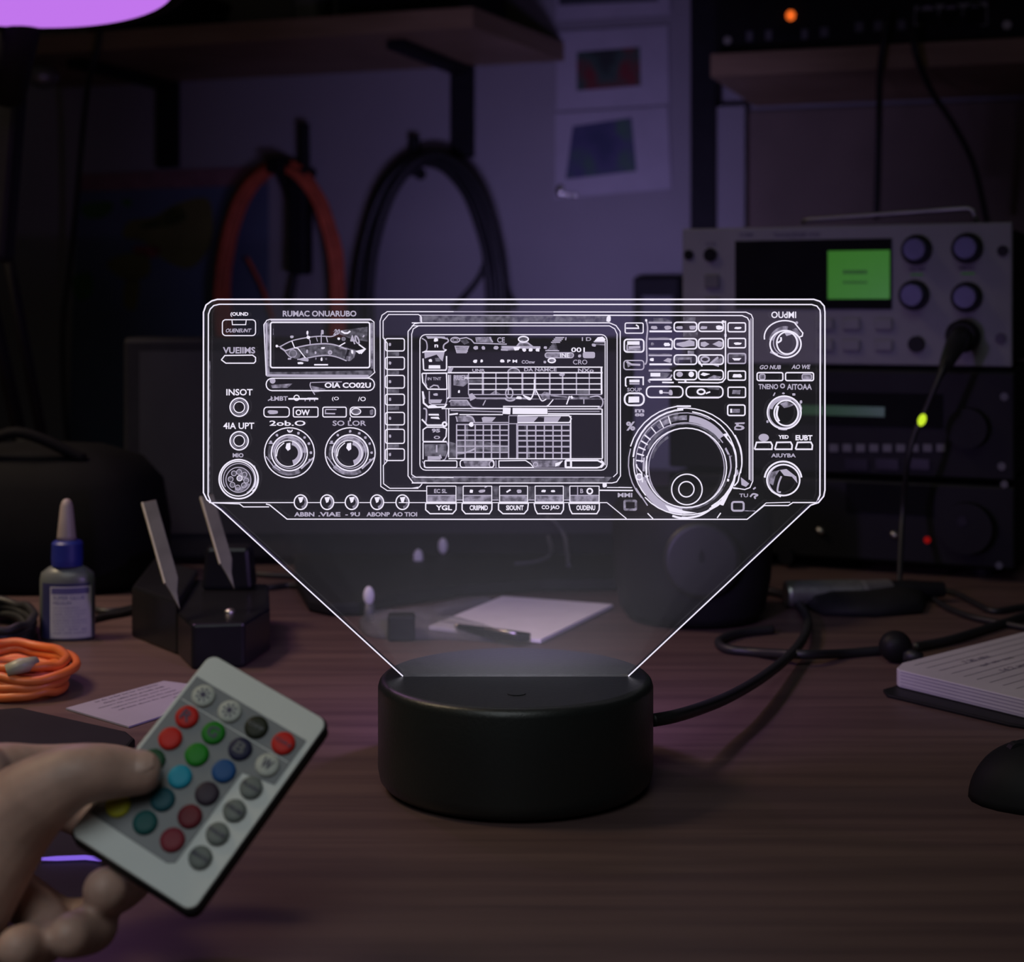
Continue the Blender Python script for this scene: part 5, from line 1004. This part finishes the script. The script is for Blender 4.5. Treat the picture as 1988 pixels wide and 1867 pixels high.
# ============================================================ remote control
aw = Vector((-0.68923, 0.16555, 0.51655)); th_ = aw.length; k_ = aw.normalized()
Rc = Matrix.Rotation(th_, 3, k_)
cpos = Vector((-0.19497*.36, 0.29328*.36, .36)); RW, RL = .03447, .0517
def cam2w(v): return Vector((v.x, CY+v.z, CZ-v.y))
def rem(u, v, h=0.0):          # u across, v along, h out of the face towards the viewer
    return cam2w(Rc @ Vector((u-RW/2, v-RL/2, -h)) + cpos)
rc = thing('remote_control', 'small white remote control with coloured buttons held over the desk by the hand', 'remote control', rem(RW/2, RL, -.0045))
def rprism(poly, h0, h1, mt, nm, bev=0, sm=False):
    b = MB(); b.prism(poly, h0, h1, fn=rem); return b.build(nm, mt, rc, bevel=bev)
rprism(rrect(-.0002, -.0002, RW+.0002, RL+.0002, .0026, 8), -.0048, -.0011, M['black'], 'back_shell', .0003)
rprism(rrect(.0003, .0003, RW-.0003, RL-.0003, .0024, 8), -.0010, 0, M['white_plastic'], 'face_plate', .0002)
U0, DU, V0, DV = RW/2-.01149, .00762, RL/2-.0156, .00618
kp = [(U0-.0046, V0-.0034), (U0+3*DU+.0040, V0-.0034), (U0+3*DU+.0040, V0+DV+.0028), (U0+2*DU+.0036, V0+DV+.0042), (U0+2*DU+.0036, V0+5*DV+.0036), (U0+2*DU+.0020, V0+5*DV+.0046), (U0-.0046, V0+5*DV+.0044)]
rprism(kp, .00002, .00022, M['keypad'], 'keypad_foil')
b = MB(); b.prism([(U0-.004, V0+.5*DV-.0001), (U0+3*DU+.0036, V0+.5*DV-.0001), (U0+3*DU+.0036, V0+.5*DV+.0001), (U0-.004, V0+.5*DV+.0001)], .00023, .00028, fn=rem); b.build('divider_line', M['white_plastic'], rc)
BC = {'w': (.50, .52, .48), 'k': (.018, .022, .012), 'r': (.50, .012, .008), 'g': (.01, .20, .012), 'n': (.016, .016, .055), 'b': (.012, .08, .26), 'r2': (.55, .015, .01), 'g2': (.01, .22, .012), 'c': (.01, .28, .42), 'dg': (.012, .07, .03),
      'd': (.035, .022, .04), 't': (.008, .075, .10), 'y': (.42, .40, .02), 'dr': (.14, .012, .022), 't2': (.008, .085, .085), 'm': (.22, .025, .04), 'gr': (.17, .19, .18)}
for k, c_ in BC.items(): M['btn_'+k] = mat('button_plastic_'+k, c_, .55, var=.05, bump=.05, scale=400, spec=.3)
grid = [['w', 'w', 'k', 'r2'], ['r', 'g', 'n', 'w'], ['r2', 'g2', 'b', 'gr'], ['dg', 'c', 'd', 'gr'], ['y', 't', 'dr', 'gr'], ['y', 't2', 'm', 'gr']]
names = {'w': 'white button', 'k': 'black button', 'r': 'red button', 'r2': 'red button', 'g': 'green button', 'g2': 'green button', 'n': 'dark blue button', 'b': 'blue button', 'c': 'light blue button', 'dg': 'dark green button', 'd': 'dark purple button', 't': 'teal button', 't2': 'teal button', 'y': 'yellow button', 'dr': 'dark red button', 'm': 'dull red button', 'gr': 'grey button'}
marks = {(0, 0): '*', (1, 0): '*', (2, 0): 'OFF', (3, 0): 'ON', (0, 1): 'R', (1, 1): 'G', (2, 1): 'B', (3, 1): 'W', (3, 2): 'FLASH', (3, 3): 'STROBE', (3, 4): 'FADE', (3, 5): 'SMOOTH'}
du = Vector((1, 0)); 
def cam_n(): return (rem(0, 0, 1)-rem(0, 0, 0)).normalized()
for r in range(6):
    for q_ in range(4):
        k = grid[r][q_]; u, v = U0+q_*DU, V0+r*DV; rb = .00275 if not (k == 'gr') else .0026
        b = MB(); pr_ = [(rb, .00022), (rb, .0008), (rb*.93, .00108), (rb*.6, .00122), (.00001, .00128)]; vs = []; n = 28
        for rr_, h in pr_:
            for i in range(n): a = 2*PI*i/n; vs.append(rem(u+rr_*math.cos(a), v+rr_*math.sin(a), h))
        b.add(vs, [(l*n+i, l*n+(i+1) % n, (l+1)*n+(i+1) % n, (l+1)*n+i) for l in range(4) for i in range(n)])
        bo = b.build('button', M['btn_'+k], rc, smooth=True); lab(bo, names[k])
        if (q_, r) in marks:
            s_ = marks[(q_, r)]; b = MB()
            if s_ == '*':
                b.prism([(u+.0007*math.cos(2*PI*i/16), v+.0007*math.sin(2*PI*i/16)) for i in range(16)], .00136, .00142, fn=rem)
                for i in range(8):
                    a = 2*PI*i/8; c2, s2 = math.cos(a), math.sin(a); b.prism([(u+c2*.0010-s2*.0002, v+s2*.0010+c2*.0002), (u+c2*.0017-s2*.0002, v+s2*.0017+c2*.0002), (u+c2*.0017+s2*.0002, v+s2*.0017-c2*.0002), (u+c2*.0010+s2*.0002, v+s2*.0010-c2*.0002)], .00115, .00135, fn=rem)
            else:
                vs, fs = textmesh(s_, .02); wd = .0026 if len(s_) == 1 else .0042; hh = .0026 if len(s_) == 1 else .0009
                b.add([rem(u+(x-.5)*wd, v-(y-.5)*hh, .00142) for x, y in vs], fs)
            b.build('button_mark', M['ink'] if k in ('w', 'r', 'g', 'gr', 'r2') else M['dimgrey'], rc, weld=False)
# ============================================================ the hand
nrm = (rem(0, 0, 1)-rem(0, 0, 0)).normalized()
cam = Vector((0, CY, CZ)); pl0 = rem(0, 0, 0)
def Dplane(X, Y):
    d = P(X, Y, 1.0)-cam; return (pl0-cam).dot(nrm)/d.dot(nrm)
def over(X, Y, r, gap=.0016):
    p = P(X, Y, Dplane(X, Y)); 
    # lift along the view ray until r+gap above the face
    d = (cam-p).normalized(); return p+d*((r+gap)/max(.3, d.dot(nrm)))
def chain(b, pts, n=18):
    P_ = [p for p, r in pts]; Rr = [r for p, r in pts]
    sp_ = spl([(*p,) for p in P_], 6); rs = spl([(r, 0, 0) for r in Rr], 6); rs = [q.x for q in rs]
    b.tube(sp_, rs, n); b.ell(sp_[0], (rs[0],)*3); b.ell(sp_[-1], (rs[-1],)*3)
b = MB(); e3 = .001
tip = over(272, 1499, .0049, .0003); m1 = over(228, 1500, .0056, .0006)
chain(b, [(tip, .0050), (m1, .0057), (P(160, 1503, .350), .0068), (P(95, 1532, .350), .0084), (P(22, 1590, .352), .0105), (P(-50, 1690, .350), .0120), (P(-95, 1785, .345), .0112), (P(-190, 1820, .335), .0130), (P(-420, 1850, .31), .0165)])
chain(b, [(P(-60, 1520, .372), .010), (P(-60, 1690, .372), .0115), (P(-140, 1800, .350), .0115)])
chain(b, [(P(420, 1545, .398), .0048), (P(340, 1530, .400), .0054), (P(220, 1492, .400), .0060), (P(80, 1500, .388), .0068), (P(-20, 1512, .378), .0082), (P(-110, 1580, .372), .0105), (P(-180, 1790, .345), .0115)])
chain(b, [(P(204, 1728, .350), .0050), (P(214, 1727, .355), .0053), (P(236, 1722, .363), .0052), (P(262, 1690, .371), .0052), (P(232, 1630, .378), .0056), (P(170, 1580, .386), .0060), (P(90, 1555, .388), .0062), (P(0, 1570, .382), .0078), (P(-110, 1640, .374), .011)])
chain(b, [(P(132, 1816, .340), .0047), (P(150, 1812, .345), .0051), (P(182, 1802, .353), .0051), (P(176, 1788, .362), .0052), (P(110, 1786, .364), .0054), (P(35, 1738, .367), .0058), (P(-50, 1700, .369), .0075), (P(-130, 1710, .368), .0105)])
chain(b, [(P(34, 1840, .333), .0046), (P(56, 1836, .339), .0050), (P(84, 1826, .347), .0050), (P(90, 1790, .356), .0050), (P(45, 1745, .362), .0050), (P(-20, 1710, .367), .0056), (P(-110, 1760, .366), .009)])
hand = b.build('hand', M['skin'], None, smooth=True)
rm = hand.modifiers.new('skin', 'REMESH'); rm.mode = 'VOXEL'; rm.voxel_size = .0008; rm.use_smooth_shade = True
sm_ = hand.modifiers.new('smooth', 'SMOOTH'); sm_.factor = .5; sm_.iterations = 7
tag(hand, 'bare hand at the lower left, thumb pressed on the white remote control', 'hand')
# thumbnail
ta = (tip-m1).normalized(); vdir = (cam-tip).normalized(); up_ = (Vector((0, 0, 1))*.75+vdir*.75); up_ = (up_-ta*up_.dot(ta)).normalized(); sd = ta.cross(up_)
b = MB(); vs = []; nn, kk = 10, 8
for i in range(nn+1):
    for j in range(kk+1):
        s_ = i/nn; a = (j/kk-.5)*1.25*(1-.9*abs(s_-.5)**2*2); rr_ = .00492+.0001*math.sin(PI*s_); ps = tip-ta*.0030+ta*(s_*.0056); rr_ *= (1-.25*max(0, s_-.7)**1.0)
        vs.append(ps+(up_*math.cos(a)+sd*math.sin(a))*rr_)
b.add(vs, [(i*(kk+1)+j, i*(kk+1)+j+1, (i+1)*(kk+1)+j+1, (i+1)*(kk+1)+j) for i in range(nn) for j in range(kk)])
ABSH = hand; nail = b.build('thumbnail', M['nail'], hand, smooth=True)
# ============================================================ light
def area(name, loc, target, size, energy, col, spread=180, shape='DISK', sy=None):
    l = bpy.data.lights.new(name, 'AREA'); l.shape = shape; l.size = size; l.energy = energy; l.color = col; l.spread = R(spread)
    if sy: l.size_y = sy
    o = bpy.data.objects.new(name, l); COL.objects.link(o); o.location = loc
    o.rotation_euler = (Vector(target)-Vector(loc)).to_track_quat('-Z', 'Y').to_euler(); return o
# light diodes inside the lamp base, under the slot
for i in range(6):
    l = bpy.data.lights.new('base_diode', 'POINT'); l.energy = .145; l.color = (.90, .88, 1.0); l.shadow_soft_size = .0008
    o = bpy.data.objects.new('base_diode', l); COL.objects.link(o); o.location = (LX-.0175+.007*i, 0, BT-.030)
def spot(name, loc, target, energy, col, size, blend=1.0, rad=.004):
    l = bpy.data.lights.new(name, 'SPOT'); l.energy = energy; l.color = col; l.spot_size = R(size); l.spot_blend = blend; l.shadow_soft_size = rad
    o = bpy.data.objects.new(name, l); COL.objects.link(o); o.location = loc
    o.rotation_euler = (Vector(target)-Vector(loc)).to_track_quat('-Z', 'Y').to_euler(); return o
# violet light given off backwards by the glowing panel
spot('panel_glow', (LX, .012, .862), (LX+.07, 1.0, .90), 0.40, (.44, .30, 1.0), 80, 1.0, .02)
area('wall_fill_light', (-.005, .4595, .868), (.12, 1.1, .93), .12, .32, (.50, .40, 1.0), 78, 'RECTANGLE', .01)  # added lamp hidden behind the monitor, brightens the wall in violet
spot('panel_glow_low', (LX, .012, .835), (LX, .20, TZ+.01), .60, (.58, .36, 1.0), 160, 1.0)
# the purple desk lamp
spot('desk_lamp_light', HM @ Vector((0, 0, -.01)), (-.02, .02, TZ), .45, (.85, .38, .80), 130, 1.0, .01)
# unseen fill lights, added to brighten the remote, hand and left desk
area('front_fill', (-.22, -.86, 1.62), (-.12, -.20, .80), .80, .47, (.90, .98, 1.0), 60)
area('left_fill', (-.75, .15, 1.7), (-.30, .25, .75), .35, .85, (1.0, .78, .50), 55)
w = bpy.data.worlds.new('world'); SC.world = w; w.use_nodes = True
w.node_tree.nodes['Background'].inputs[0].default_value = (1.0, .88, .74, 1); w.node_tree.nodes['Background'].inputs[1].default_value = .008
# ============================================================ camera
cd = bpy.data.cameras.new('camera'); co = bpy.data.objects.new('camera', cd); COL.objects.link(co)
cd.sensor_width = 36; cd.sensor_fit = 'HORIZONTAL'; cd.lens = F/1988*36; cd.clip_start = .02; cd.clip_end = 20
co.location = (0, CY, CZ); co.rotation_euler = (R(90), 0, 0)
cd.shift_y = -(933.5-HY)/1988
cd.dof.use_dof = True; cd.dof.focus_distance = .5035; cd.dof.aperture_fstop = 16
SC.camera = co
SC.view_settings.view_transform = 'Standard'; SC.view_settings.look = 'None'; SC.view_settings.exposure = 0; SC.view_settings.gamma = 1
SC.view_settings.use_curve_mapping = False
SC.cycles.use_denoising = True
SC.cycles.transparent_max_bounces = 32; SC.cycles.max_bounces = 6; SC.cycles.volume_bounces = 0
